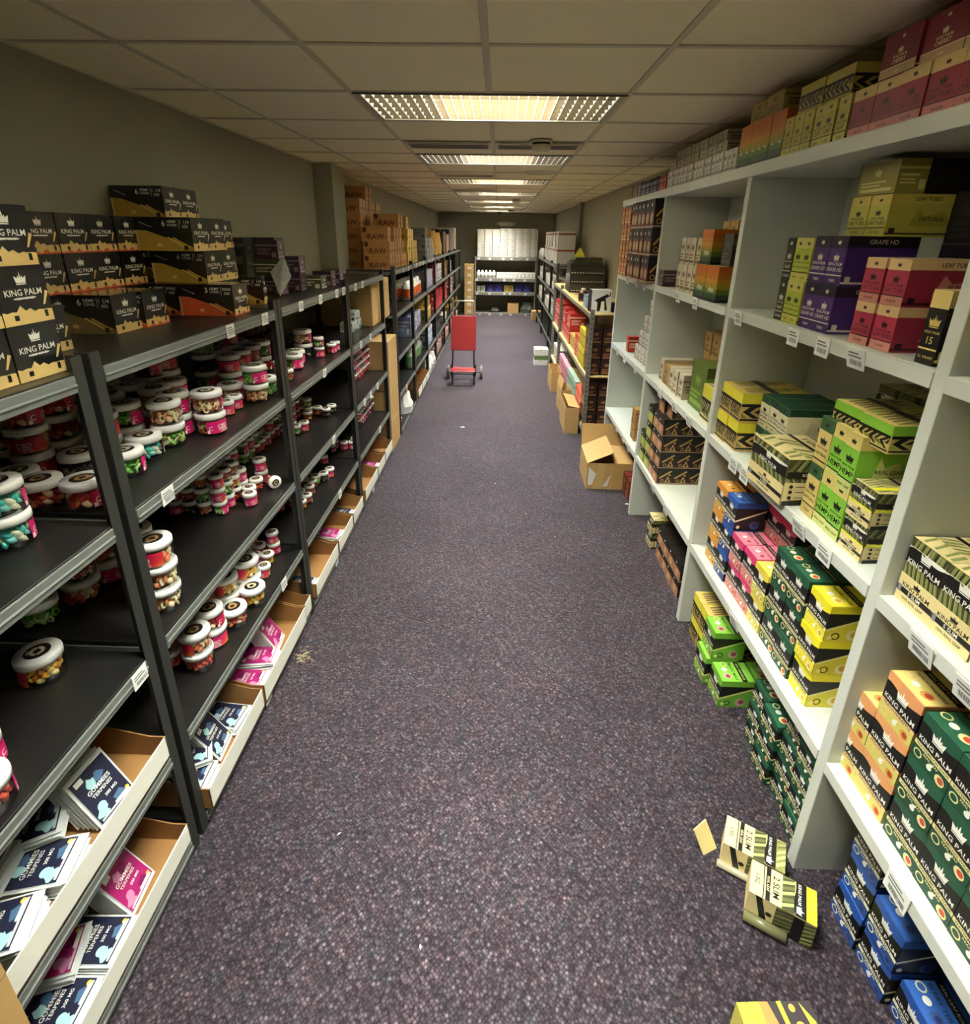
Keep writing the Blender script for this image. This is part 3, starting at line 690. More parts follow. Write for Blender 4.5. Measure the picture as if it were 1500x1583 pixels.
JARS = []
def jarput(kind, big, x, y, z, lv, rot=None):
    JARS.append((kind, big, x, y, z, lv, rot))
# ------------------------------------------------------------------ trays and sachets
TRW = mat('tray_white_card', (226, 226, 210), .6, .03, 8); KRAFT = mat('kraft_card', (150, 108, 58), .75, .1, 14); CARD = mat('carton_card', (186, 150, 92), .75, .07, 10); CARDI = mat('carton_card_inner', (160, 126, 74), .8, .07, 10); TAPE = mat('packing_tape', (196, 170, 110), .25, .05, coat=.5)
def tray(x, y0, y1, z, d, h, label, parent=None):
    """open card tray, x = aisle-side face; the back wall stands higher and the ends slope"""
    b = MB(); t = .004; x0 = x-d
    b.box(x0, x, y0, y1, z, z+t, KRAFT); b.box(x-t, x, y0, y1, z, z+h, TRW, .001)
    o = link('card_tray', b.mesh('card_tray')); tag(o, label, 'card tray', 'white card trays on the bottom shelves')
    hb = h*2.1
    b = MB(); b.box(x0, x0+t, y0, y1, z, z+hb, KRAFT, .001); link('rear_wall', b.mesh('rear_wall'), o)
    for y, s in ((y0, 1), (y1, -1)):
        b = MB(); ya, yb = (y, y+t)
        if s < 0: ya, yb = y-t, y
        q = [(x, z+t), (x, z+h), (x-.05, z+h), (x0+t, z+hb), (x0+t, z+t)]
        V = [(a, yy, c) for yy in (ya, yb) for a, c in q]
        b.add(V, [(0, 1, 2, 3, 4), (9, 8, 7, 6, 5)] + [(i, i+5, (i+1) % 5+5, (i+1) % 5) for i in range(5)], KRAFT); link('end_wall', b.mesh('end_wall'), o)
    return o
def sachet(name, c1, c2, c3, t1, t2):
    w, h = .122, .172; b = MB(); silver = pc('d4d8d4', .3); t = .004
    V = [(-w/2, -h/2, t*.5), (w/2, -h/2, t*.5), (w/2, h/2, t*.5), (-w/2, h/2, t*.5)]
    g = .012; b.box(-w/2, w/2, -h/2, h/2, .0015, .0025, silver); b.box(-w/2+g*.5, w/2-g*.5, -h/2+g, h/2-g, 0, t*1.6, silver, .002)
    body = b.mesh(name)
    p = MB(); F = Face(p, lambda u, v, o: (u-w/2+.007, v-h/2+.014, t*1.6+o), w-.014, h-.028)
    F.rect(0, 0, 1, 1, pc(c1, .3)); q = random.Random(5)
    for i in range(5):
        cu, cv, ra = q.uniform(.1, .9), q.choice((.14, .22, .72, .8)), q.uniform(.05, .13); F.poly([(min(.98, max(.02, cu+ra*1.5*q.uniform(.5, 1.1)*math.cos(6.283*k/11))), min(.98, max(.02, cv+ra*q.uniform(.5, 1.1)*math.sin(6.283*k/11)))) for k in range(11)], pc(c2 if i % 2 else c3, .3))
    F.text(t1, .5, .6, .085, W_, .8); F.text(t2, .62, .34, .06, W_, .5); F.text('TERPENES', .5, .49, .07, W_, .8); F.disc(.25, .25, .09, pc(c2, .3)); F.rect(.05, .02, .95, .06, pc('c8ccc8', .3)); F.disc(.9, .1, .045, pc('f0c040')); F.rect(.08, .86, .3, .97, W_); F.rect(.5, .03, .9, .1, W_)
    q = p.mesh('printed_panel')
    p = MB(); p.box(-w/2+.02, w/2-.02, -h/2+.03, h/2-.03, -.0009, -.0001, pc('e4e8e4', .3)); 
    return Proto(name, body, [('printed_panel', q, []), ('rear_panel', p.mesh('rear_panel'), [])])
SACM = sachet('foil_sachet', 'a8246a', 'd088ac', '7c1c54', 'GUMMIES', '500 MG'); SACN = sachet('foil_sachet', '24263a', 'a4d0d0', '4c6c8c', 'GUMMIES', '300 MG')
# ------------------------------------------------------------------ placing helpers
RL, RR = math.pi/2, -math.pi/2
def jit(a): return random.uniform(-a, a)
def lb(p, xf, yc, z, label, group, cat='carton', rz=0, jx=.004):
    return p.place((xf-p.dims[1]/2+jit(jx), yc, z+.0012), RL+rz+jit(.004), label, cat, group)
def rb(p, xf, yc, z, label, group, cat='carton', rz=0, jx=.004):
    return p.place((xf+p.dims[1]/2+jit(jx), yc, z+.0012), RR+rz+jit(.004), label, cat, group)
def stacks(side, p, xf, y0, n, levels, z, desc, where, group, gap=.002, step=1, word='stack', first=1, rz=0):
    """n stacks going away from the near end; levels is a count or a list"""
    f = lb if side < 0 else rb; wd = p.dims[0]+gap
    for i in range(n):
        L_ = levels[i] if isinstance(levels, (list, tuple)) else levels
        for k in range(L_):
            pos = ', '+(nth(i+first)+' '+word if n+first > 2 else word)
            f(p, xf, y0+wd*(i+.5), z+p.dims[2]*k, '%s, %s%s, %s' % (desc, lev(k, L_), pos, where) if lev(k, L_) else '%s, %s %s, %s' % (desc, nth(i+first) if n+first > 2 else 'lone', word, where), group, rz=rz)
# ------------------------------------------------------------------ first and second black rack, top shelf: cone cartons
g = 'black cone cartons on the rack tops'
A = 'top of first rack'
stacks(-1, HEMPG, -1.068, .845, 3, [3, 4, 3], 1.72, 'black cream-based cone carton', 'front row, '+A, g)
stacks(-1, HEMPG, -1.30, .98, 2, [3, 4], 1.72, 'shaded black cone carton', 'rear row, '+A, g)
B_ = 'top of second rack'
for (p, xf, y0, z, lab) in [
    (HEMPG, -1.245, 1.43, 1.72, 'black cone carton peeping past the white-lit stack beside the rack post'),
    (HEMPT, -1.275, 1.795, 1.72, 'black cone carton with olive picture and number six, front of '+B_),
    (HEMPO, -1.257, 1.927, 1.72, 'black and orange cone carton touching the olive six carton, front of '+B_),
    (HEMPO, -1.085, 2.235, 1.72, 'black and orange cone carton with number three standing at the board edge'),
    (HEMPO, -1.314, 2.235, 1.72, 'black and orange cone carton tucked behind the number three carton')]:
    lb(p, xf, y0, z, lab, g, jx=.001)
h = .127
for lvl, (z, ys_) in enumerate([(1.72+h, [2.30]), (1.72+2*h, [2.235]), (1.72+3*h, [2.44])]):
    for c, (xf) in enumerate((-1.215, -1.215) if lvl == 0 else (-1.215,) if lvl == 1 else (-1.43,)):
        lb(HEMPG, xf, ys_[0]+.134*c, z, 'black and gold cone carton, %s tier, %s in depth, rear pile, %s' % (nth(lvl+2), nth(c+1), B_), g, jx=.001)
lb(HEMPG, -1.215, 2.372, 1.72+2*h, 'black and gold cone carton, third tier, second in depth, rear pile, '+B_, g, jx=.001)
lb(HEMPG, -1.43, 2.575, 1.72+3*h, 'black and gold cone carton, topmost tier, deepest in rear pile, '+B_, g, jx=.001)
lb(HEMPG, -1.215, 2.434, 1.72, 'black and gold cone carton, bottom tier at the far end of the rear pile', g, jx=.001)
for r_, (xf, y0, n, z0, lv_) in enumerate([(-1.49, 1.62, 5, 1.72, 3)]):
    for i in range(n):
        for k in range(lv_):
            lb(HEMPO, -1.443, 1.58+.136*i, 1.72+h*k, 'dim black and orange cone carton, %s of %s wall stack, %s' % (lev(k, 3), nth(i+1), B_), g)
for i in range(2):
    for k in range(4): 
        lb(HEMPG, -1.443, 2.44+.135*i, 1.72+h*k, 'black and gold cone carton, %s in %s wall stack, %s' % (lev(k, 4), nth(i+1), B_), g) if k < 3 else None
for k in range(3): lb(HEMPG, -1.37, 2.76, 1.72+h*k, 'small gold-based cone carton, %s of the slim stack, %s' % (lev(k, 3), 'top of third rack'), g)
lb(HEMPG, -1.15, 2.60, 1.72, 'black and gold cone carton turned askew behind the number three carton', g, rz=.3)
# third rack top: black, plum and olive cartons in film
g = 'film-wrapped cartons on the third rack top'
C_ = 'top of third rack'
for p, xf, y, z, lab in [
    (BLACKC, -1.33, 2.91, 1.72, 'glossy black carton standing against the gold carton'), (BLACKC, -1.33, 2.91, 1.872, 'black carton tilted in silver film'),
    (PURPC, -1.2, 3.0, 1.72, 'plum carton in film under the green one'), (OLVB, -1.19, 3.0, 1.822, 'olive and black carton in the film pile'), (PURPC, -1.2, 3.0, 1.91, 'plum carton on the pile crest'), (PURPC, -1.345, 3.06, 1.72, 'small plum carton beneath others'), (PURPC, -1.345, 3.06, 1.822, 'plum carton in the middle of the pile'),
    (BLACKC, -1.29, 3.2, 1.72, 'black film-wrapped carton at the pile foot'), (BLACKC, -1.29, 3.2, 1.872, 'black carton behind the folded olive flap'), (PURPC, -1.16, 3.2, 1.72, 'plum carton beside the olive flap'), (PURPC, -1.16, 3.2, 1.822, 'plum carton with pointed top flap'),
    (OLVB, -1.09, 3.36, 1.72, 'olive and black carton alone near the tags'), (BLACKC, -1.33, 3.4, 1.72, 'black carton in crinkled film by the pillar'), (PURPC, -1.08, 3.70, 1.72, 'plum carton at the rack joint'), (PURPC, -1.08, 3.53, 1.72, 'plum carton before the rack joint')]:
    lb(p, xf, y, z, lab+', '+C_, g, rz=jit(.03))
film = mat('crinkled_film', (190, 190, 184), .2, .35, 50, bump=.9, coat=1)
b = MB(); b.add([(0, -.05, 0), (.05, .0, .1), (0, .05, .2), (-.06, 0, .12), (.02, .06, .08)], [(0, 1, 2, 3), (0, 4, 2, 1), (0, 3, 2, 4)], film)
tag(link('film_wrap', b.mesh('film_wrap'), None, (-1.14, 2.83, 1.735)), 'silvery crinkled film bag standing on edge at the joint of second and third racks', 'plastic film')
b = MB(); b.box(-.06, .06, -.045, .045, 0, .008, pc('c8ccd8'), .002)
tag(link('paper_stack', b.mesh('paper_stack'), None, (-1.25, 3.85, 1.721)), 'thin pale blue card lying flat on the top of the fourth rack', 'card')

# ------------------------------------------------------------------ gummy jars
SH = {1.30: 'second shelf', .855: 'third shelf', .46: 'fourth shelf'}
def jar_row(rk, z, items, group):
    """items: (colour, big, x, y, levels[, back]) sorted from the near end"""
    fr = sorted([i for i in items if len(i) == 5], key=lambda i: i[3])
    for n, it in enumerate(fr):
        c, big, x, y, lv_ = it
        p = (BIG if big else SML)
        H = .086 if big else .064
        for k in range(lv_):
            cc = c if isinstance(c, str) else c[k % len(c)]
            nm = ('large ' if big else 'small ') + {'coral': 'coral red', 'dark': 'smoky grey', 'yellow': 'amber yellow', 'teal': 'teal and cream'}.get(cc, cc) + ' gummy jar'
            pos = ', '+lev(k, lv_)+' of' if lev(k, lv_) else ', sole jar of'
            p[cc].place((x+jit(.0015), y+jit(.0015), z+(H+.0008)*k+.0012), 2.9+jit(.2) if cc == 'teal' else RL+random.choice((-2.4, -1.5, -.9, -.3, .1, .5, .9, 1.5, 2.3, 2.9))+jit(.2), '%s%s %s pile, %s, %s' % (nm, pos, nth(n+1), SH[z], rk), 'jar', group)
    bk = sorted([i for i in items if len(i) == 6], key=lambda i: i[3])
    for c, big, x, y, lv_, _b in bk:
        p = (BIG if big else SML); H = .086 if big else .064
        for k in range(lv_):
            cc = c if isinstance(c, str) else random.choice(c)
            p[cc].place((x+jit(.0015), y+jit(.0015), z+(H+.0008)*k+.0012), RL+jit(1.6), '%s gummy jar in the shaded rear rows, %s, %s' % ('large' if big else 'small', SH[z], rk), 'jar', group+', rear rows')
def grid(c, big, xs_, ya, yb, step, lv_):
    out = []; n = int((yb-ya)/step+.5)
    for x in xs_:
        for i in range(n): out.append((c, big, x, ya+step*i, lv_ if isinstance(lv_, int) else random.choice(lv_), 1))
    return out
mixc = ['red', 'green', 'red', 'peach', 'dark']
jar_row('first black rack', 1.30, [(['teal', 'teal'], 1, -1.215, 1.12, 2), ('red', 1, -1.288, 1.315, 1), ('red', 1, -1.17, 1.325, 1), ('green', 1, -1.398, 1.36, 1), (['red', 'red', 'red'], 1, -1.44, 1.11, 3), ('green', 1, -1.335, 1.205, 1), (['dark', 'dark'], 1, -1.53, 1.25, 2), (['peach', 'red'], 1, -1.42, 1.0, 2)] + grid(mixc, 1, (-1.545,), .84, 1.1, .125, (1, 2)), 'gummy jars on the second shelf of the first rack')
jar_row('first black rack', .855, [('yellow', 1, -1.262, 1.135, 1), (['teal', 'teal'], 1, -1.19, .86, 2), ('coral', 1, -1.09, .775, 1), (['green', 'dark'], 1, -1.5, 1.13, 2), (['green', 'dark'], 1, -1.55, .98, 2)], 'gummy jars on the third shelf of the first rack')
jar_row('second black rack', 1.30, [('green', 1, -1.195, 1.535, 1), ('teal', 1, -1.217, 1.668, 1), ('dark', 1, -1.325, 1.51, 1), (['green', 'peach'], 1, -1.205, 1.785, 2), (['peach', 'green'], 1, -1.238, 1.897, 2), (['peach', 'peach'], 1, -1.12, 1.925, 2), ('green', 0, -1.165, 2.14, 1), ('peach', 0, -1.168, 2.222, 1), ('peach', 1, -1.275, 2.19, 1), ('peach', 1, -1.243, 2.335, 1), (['peach', 'green'], 1, -1.125, 2.345, 2), ('green', 1, -1.132, 2.462, 1), (['green', 'green'], 1, -1.335, 1.635, 2), (['green', 'green'], 1, -1.335, 1.755, 2), (['red', 'yellow'], 1, -1.345, 1.955, 2), (['green', 'yellow'], 1, -1.345, 2.075, 2)]
    + grid(['red', 'red', 'green', 'dark'], 1, (-1.465,), 1.5, 2.35, .122, (2, 2, 3)) + grid(['red', 'red', 'dark'], 1, (-1.583,), 1.4, 2.35, .122, (2, 3)), 'gummy jars on the second shelf of the second rack')
jar_row('second black rack', .855, [(['peach', 'peach', 'red'], 1, -1.10, 1.445, 3), (['red', 'red', 'red'], 1, -1.205, 1.505, 3), (['peach', 'red'], 1, -1.39, 1.59, 2), (['red', 'red'], 1, -1.40, 1.47, 2), (['green', 'green'], 1, -1.45, 1.35, 2), ('green', 0, -1.13, 2.15, 1), (['green', 'green', 'peach'], 0, -1.225, 2.065, 3), (['peach', 'green', 'peach'], 0, -1.292, 2.06, 3), (['dark', 'red', 'green'], 0, -1.358, 2.06, 3), (['dark', 'red', 'green'], 0, -1.424, 2.06, 3), (['dark', 'red'], 0, -1.49, 2.06, 2), (['green', 'green', 'peach'], 0, -1.225, 2.132, 3), (['red', 'yellow', 'peach'], 0, -1.225, 2.2, 3), ('green', 0, -1.16, 2.21, 1), (['red', 'yellow'], 0, -1.225, 2.27, 2), ('red', 0, -1.165, 2.30, 1), (['green', 'peach'], 0, -1.18, 2.39, 2)]
    + grid(['red', 'green', 'yellow', 'dark'], 0, (-1.294, -1.362), 2.135, 2.42, .068, 3) + grid(['red', 'dark'], 0, (-1.43, -1.5), 2.135, 2.42, .068, 3), 'gummy jars on the third shelf of the second rack')
o = SML['peach'].place((-1.13, 2.36, .855+.033), .9, 'small fallen gummy jar lying on its side, third shelf, second black rack', 'jar', 'gummy jars on the third shelf of the second rack', rx=math.pi/2)
jar_row('second black rack', .46, [(['coral', 'red'], 1, -1.125, 1.585, 2), (['coral', 'red'], 1, -1.245, 1.58, 2), (['peach', 'red'], 1, -1.135, 1.707, 2), ('red', 1, -1.105, 1.825, 1), (['peach', 'yellow'], 1, -1.18, 1.92, 2), ('yellow', 1, -1.085, 1.965, 1), (['yellow', 'yellow'], 1, -1.14, 2.045, 2), ('peach', 0, -1.115, 2.155, 1), ('yellow', 0, -1.14, 2.255, 1), ('dark', 0, -1.19, 2.165, 1), ('dark', 0, -1.2, 2.245, 1), (['red', 'peach'], 0, -1.15, 2.355, 2), ('dark', 0, -1.215, 2.335, 1)]
    + grid(['coral', 'red', 'yellow'], 1, (-1.255, -1.37), 1.70, 2.13, .118, 2) + grid(['red', 'dark'], 0, (-1.26, -1.33), 2.21, 2.4, .07, 2), 'gummy jars on the fourth shelf of the second rack')
jar_row('third black rack', 1.30, [(['yellow', 'green'], 0, -1.12, 2.62, 2), ('peach', 0, -1.12, 2.71, 1), ('green', 1, -1.19, 2.98, 1), ('dark', 1, -1.22, 3.1, 1), (['dark', 'green'], 0, -1.14, 3.3, 2), ('coral', 0, -1.1, 3.42, 1), ('coral', 0, -1.1, 3.5, 1), (['dark', 'peach'], 1, -1.24, 3.3, 2)]
    + grid(['red', 'dark', 'green'], 1, (-1.345, -1.465), 2.55, 3.05, .122, (2, 2, 3)), 'gummy jars on the second shelf of the third rack')
jar_row('third black rack', .855, [('dark', 0, -1.27, 2.98, 1), ('green', 0, -1.25, 3.06, 1), ('coral', 0, -1.225, 3.13, 1), (['peach', 'red'], 0, -1.3, 3.12, 2), ('peach', 0, -1.27, 3.33, 1), ('dark', 0, -1.17, 3.41, 1), ('peach', 0, -1.24, 3.44, 1), ('dark', 0, -1.155, 3.49, 1), (['red', 'green'], 0, -1.3, 3.42, 2)]
    + grid(['red', 'dark', 'green'], 0, (-1.37, -1.44, -1.51), 2.6, 3.5, .07, (1, 2, 2)), 'gummy jars on the third shelf of the third rack')
jar_row('third black rack', .46, [('yellow', 0, -1.17, 2.82, 1), ('coral', 0, -1.165, 2.9, 1), ('green', 0, -1.235, 2.86, 1), ('green', 0, -1.225, 2.95, 1), ('peach', 0, -1.19, 3.02, 1), ('coral', 0, -1.2, 3.1, 1), ('green', 0, -1.2, 3.17, 1), ('dark', 0, -1.16, 3.22, 1), ('coral', 0, -1.14, 3.29, 1), ('dark', 0, -1.26, 3.12, 1), ('yellow', 0, -1.25, 3.5, 1)]
    + grid(['red', 'yellow', 'dark'], 0, (-1.3, -1.37), 2.8, 3.35, .07, 1) + grid(['dark'], 0, (-1.26, -1.33), 3.72, 3.9, .08, 1), 'gummy jars on the fourth shelf of the third rack')
jar_row('fourth black rack', .46, [('dark', 0, -1.205, 4.31+.068*i, 2) for i in range(8)] + [('green', 0, -1.12, 3.8, 1), ('green', 0, -1.18, 3.78, 1), ('dark', 0, -1.12, 3.88, 1)], 'small jars on the fourth shelf of the fourth rack')
jar_row('fourth black rack', .855, [(['red', 'dark', 'dark', 'dark'], 0, -1.225, 4.33+.068*i, 4) for i in range(8)], 'small jars on the third shelf of the fourth rack')
# brown paper-wrapped rolls at the back of the third rack's second shelf, white packs on the fourth rack
rollm = mat('brown_roll', (88, 52, 32), .6, .15, 30)
b = MB(); b.lathe([(0, 0), (.03, 0), (.036, .004), (.036, .13), (.03, .134), (0, .134)], rollm, 14); rl = Proto('amber_bottle', b.mesh('amber_bottle'), [])
b = MB(); b.lathe([(.02, .134), (.02, .16), (0, .16)], blackm, 12); rl.parts = [('cap', b.mesh('cap'), [])]
for i in range(6):
    for k in range(2): rl.place((-1.5, 3.12+.078*i, 1.3012+.162*k), 0, 'dim amber bottle, %s tier, %s of the row, second shelf, third black rack' % (lev(k, 2), nth(i+1)), 'bottle', 'amber bottles at the back of the third rack')
wp = print_box('white_pack', .16, .1, .075, 'd4dcd4', ink='20242a')
for i, (y, z) in enumerate([(4.28, 1.30), (4.46, 1.30), (4.37, 1.375)]): lb(wp, -1.17, y, z, 'white pack with black print, %s of three, second shelf, fourth black rack' % nth(i+1), 'white packs on the fourth rack')
# ------------------------------------------------------------------ trays with sachets
TR_ = [(-1.012, .12, 1.2, .477, .42, .082, 'long white card tray of sachets on the fourth shelf of first rack'),
       (-1.012, .10, 1.2, .082, .42, .08, 'long white card tray of pink sachets on the bottom shelf of first rack'),
       (-.992, 1.305, 1.75, .082, .44, .095, 'white card tray of dark sachets, first on the bottom of second rack'),
       (-.992, 1.765, 2.285, .082, .44, .095, 'white card tray of pink sachets, second on the bottom of second rack'),
       (-1.0, 2.30, 2.392, .082, .40, .09, 'narrow white card tray at the joint, third on the bottom of second rack'),
       (-1.0, 2.482, 2.91, .082, .42, .09, 'white card tray almost empty, first on the bottom of third rack'),
       (-1.0, 2.93, 3.27, .082, .42, .09, 'white card tray with pink sachets, second on the bottom of third rack'),
       (-1.0, 3.29, 3.56, .082, .42, .09, 'white card tray with few sachets, third on the bottom of third rack'),
       (-1.0, 3.65, 4.08, .082, .42, .09, 'white card tray empty inside, first on the bottom of fourth rack'),
       (-1.0, 4.1, 4.38, .082, .42, .09, 'white card tray with plastic, second on the bottom of fourth rack'),
       (-1.0, 4.4, 4.72, .082, .42, .1, 'white card tray by the tall carton, third on the bottom of fourth rack')]
for a in TR_: tray(*a)
def sach(kind, x, y, z, rz, tilt, label, ax='x'):
    p = SACM if kind == 'm' else SACN
    return p.place((x, y, z), rz, label, 'sachet', 'foil sachets in the trays', rx=tilt if ax == 'x' else 0, ry=tilt if ax == 'y' else 0)
def bundle(kind, x, y, z, n, rz, tilt, where, cnt, dz=.0078):
    """a banded bundle of sachets lying face up, fanned slightly"""
    for i in range(n):
        cnt[0] += 1
        sach(kind, x+jit(.004)-.0*i, y+jit(.004), z+dz*i, rz+jit(.05), tilt, '%s foil sachet lying flat, %s in %s' % ('magenta' if kind == 'm' else 'navy and mint', nth(cnt[0]), where))
def fan(kind, x, y, z, n, rz, where, cnt, step=.012, lean=1.0, dirv=(0, 1)):
    """sachets standing in a leaning file"""
    p = SACM if kind == 'm' else SACN
    for i in range(n):
        cnt[0] += 1
        p.place((x+dirv[0]*step*i, y+dirv[1]*step*i, z+.086*math.sin(lean)+.004), rz+jit(.03), '%s foil sachet leaning in a file, %s in %s' % ('magenta' if kind == 'm' else 'navy and mint', nth(cnt[0]), where), 'sachet', 'foil sachets in the trays', rx=lean)
def lay(wh, z, spots):
    cn = [0]
    for t in spots:
        if t[0] == 'f': fan(t[1], t[2]-.0, t[3]+.03, z, t[4], RL+t[5], wh, cn, t[6]*.75, t[7]+.25, (-1, 0))
        else: bundle(t[0], t[1]-.022, t[2], z+t[5], t[3], t[4], 0, wh, cn)
lay('upper tray, first rack', .485, [('f', 'n', -1.095, 1.0, 6, -.12, .018, .8), ('f', 'n', -1.29, .98, 7, .1, .018, .9), ('n', -1.12, .86, 6, RL+.2, 0), ('n', -1.2, .93, 4, RL+.5, .05), ('n', -1.19, .64, 4, RL-.3, .075), ('m', -1.235, .80, 7, RL+.22, .052), ('n', -1.29, .84, 5, RL-.1, 0), ('n', -1.105, .71, 9, RL+.35, 0), ('n', -1.29, .68, 6, RL, 0), ('n', -1.10, .56, 9, RL+.2, 0), ('n', -1.29, .54, 7, RL-.2, 0), ('n', -1.10, .42, 7, RL-.1, 0), ('n', -1.29, .40, 6, RL, 0)])
lay('lower tray, first rack', .09, [('f', 'm', -1.11, 1.0, 8, .05, .017, .8), ('n', -1.10, .90, 5, RL, 0), ('m', -1.27, .92, 5, RL+.1, 0), ('n', -1.1, .765, 5, RL, 0), ('m', -1.275, .78, 6, RL-.1, 0), ('m', -1.18, .84, 4, RL+.3, .045), ('f', 'm', -1.2, .55, 6, .2, .02, .7), ('m', -1.10, .5, 8, RL+.25, 0), ('m', -1.10, .36, 6, RL, 0), ('m', -1.28, .42, 6, RL, 0)])
lay('first tray, second rack', .09, [('n', -1.10, 1.385, 6, RL+.1, 0), ('n', -1.28, 1.40, 4, RL-.2, 0), ('n', -1.13, 1.44, 3, RL+.5, .055), ('f', 'n', -1.10, 1.5, 5, .1, .018, .75), ('n', -1.28, 1.54, 6, RL+.2, 0), ('n', -1.10, 1.66, 4, RL-.1, 0), ('n', -1.29, 1.67, 4, RL, 0)])
lay('second tray, second rack', .09, [('m', -1.10, 1.86, 3, RL, 0), ('n', -1.28, 1.88, 4, RL+.2, 0), ('m', -1.10, 1.99, 5, RL+.15, 0), ('n', -1.28, 2.02, 5, RL-.1, 0), ('f', 'm', -1.10, 2.07, 8, .1, .017, .8), ('f', 'm', -1.28, 2.10, 7, -.1, .017, .8)])
for tr, (y, n, x) in {'second tray, third rack': (3.1, 5, -1.12), 'third tray, third rack': (3.4, 4, -1.12), 'first tray, third rack': (2.57, 4, -1.12), 'second tray, fourth rack': (4.24, 5, -1.12)}.items():
    cn = [0]; bundle('m' if n == 5 else 'n', x, y, .09, n, 1.4, 0, tr, cn); bundle('m', x-.18, y-.0, .09, 3, 1.6, 0, tr, cn)
# ------------------------------------------------------------------ white shelving stock, from the near bay outward
b1, b2, b3, b4 = 'first bay', 'second bay', 'third bay', 'fourth bay'
g = 'flavour cartons on the white shelving'
lo, mi, up = 'lower shelf, ', 'middle shelf, ', 'upper shelf, '
# first bay
stacks(1, PEACH, 1.10, 1.045, 1, 3, .51, 'peach and black roll carton', lo+b1, g, word='peach stack')
stacks(1, PEACH, 1.10, 1.167, 1, 2, .51, 'peach and black roll carton', lo+b1, g, word='peach stack', first=2)
stacks(1, PEACH, 1.245, .93, 2, [3, 3], .51, 'peach and black roll carton', lo+b1, g, word='rear peach stack')
rb(PEACH, 1.25, .985, .51+.143*3, 'orange lidded peach carton laid above the rear peach stacks, lower shelf of first white bay', g, rz=.06)
stacks(1, WATER, 1.10, .58, 4, 3, .51, 'dark green melon roll carton', lo+b1, g, word='melon stack')
stacks(1, NAT, 1.10, .625, 5, 1, 1.14, 'cream leaf roll carton', mi+b1, g, word='carton')
stacks(1, NAT, 1.272, .625, 5, 1, 1.14, 'cream leaf roll carton', mi+b1, g, word='rear carton')
rbw = rainbow('rainbow_carton', .1, .15, .16)
rb(rbw, 1.1, 1.165, 1.755, 'red and yellow carton at the edge of the upper shelf in first white bay', g)
# second bay, lower shelf
W2 = lo+b2
stacks(1, BANANA, 1.10, 1.435, 1, 3, .51, 'yellow banana roll carton', W2, g, word='banana stack')
stacks(1, BANANA, 1.245, 1.45, 1, 3, .51, 'yellow banana roll carton', W2, g, word='rear banana stack')
stacks(1, WATER, 1.10, 1.555, 2, 3, .51, 'green melon roll carton', W2, g, word='melon stack')
stacks(1, WATER, 1.24, 1.555, 2, 3, .51, 'green melon roll carton', W2, g, word='rear melon stack')
stacks(1, LEMON, 1.10, 1.79, 1, 2, .51, 'pale yellow mango roll carton', W2, g, word='mango stack')
stacks(1, LEMON, 1.24, 1.79, 1, 2, .51, 'pale yellow mango roll carton', W2, g, word='rear mango stack')
stacks(1, PINKB, 1.10, 1.905, 2, [2, 2], .51, 'pink cherry roll carton', W2, g, word='pink stack')
stacks(1, PINKB, 1.24, 1.905, 2, [3, 3], .51, 'pink cherry roll carton', W2, g, word='rear pink stack')
stacks(1, BLUEB, 1.10, 2.14, 1, 3, .51, 'blue berry roll carton', W2, g, word='blue stack')
stacks(1, ORNG, 1.10, 2.255, 1, 3, .51, 'orange mint roll carton', W2, g, word='orange stack')
stacks(1, ORNG, 1.245, 2.15, 2, [4, 4], .51, 'orange mint roll carton', W2, g, word='rear orange stack')
# second bay, middle shelf
M2 = mi+b2; 
stacks(1, NATM, 1.10, 1.375, 1, 2, 1.14, 'yellow-striped mini roll carton', M2, g, word='mini stack')
for i in range(2):
    for k in range(2): rb(GRN, 1.10, 1.525+.072*i, 1.14+.167*k, 'bright green tube carton, %s of %s green stack, %s' % (lev(k, 2), nth(i+1), M2), g)
for k in range(2): rb(GRNC, 1.10, 1.67, 1.14+.167*k, 'green-topped cream tube carton, %s one beside green stack, %s' % (lev(k, 2), M2), g)
for i in range(2): rb(GRNF, 1.12, 1.49+.135*i, 1.475, 'flat cream-green wrap carton, %s atop the green stack, %s' % (nth(i+1), M2), g, rz=.04)
rb(NATB, 1.035, 1.86, 1.14, 'large cream leaf roll carton jutting past the edge of the middle shelf, second white bay', g, rz=.03, jx=.001)
for i in range(3): rb(WNAT, 1.16, 2.035+.077*i, 1.14, 'white and dark green tube carton, lower, %s of three behind the large leaf carton' % nth(i+1), g)
for i in range(3): rb(WNAT, 1.16, 2.035+.077*i, 1.281, 'white and dark green tube carton, upper, %s of three behind the large leaf carton' % nth(i+1), g)
for i in range(2):
    for k in range(2): rb(MINI2, 1.085, 2.30+.108*i, 1.14+.137*k, 'yellow-topped mini roll carton, %s of %s mini stack, %s' % (lev(k, 2), nth(i+1), M2), g)
DARKN = natural_box('leaf_roll_carton', .085, .12, .22, None, '4 KING', 21)
for i in range(4):
    for k in range(2): rb(DARKN, 1.345, 1.50+.09*i, 1.14+.222*k, 'shaded tall leaf roll carton, %s of %s rear stack, %s' % (lev(k, 2), nth(i+1), M2), g)
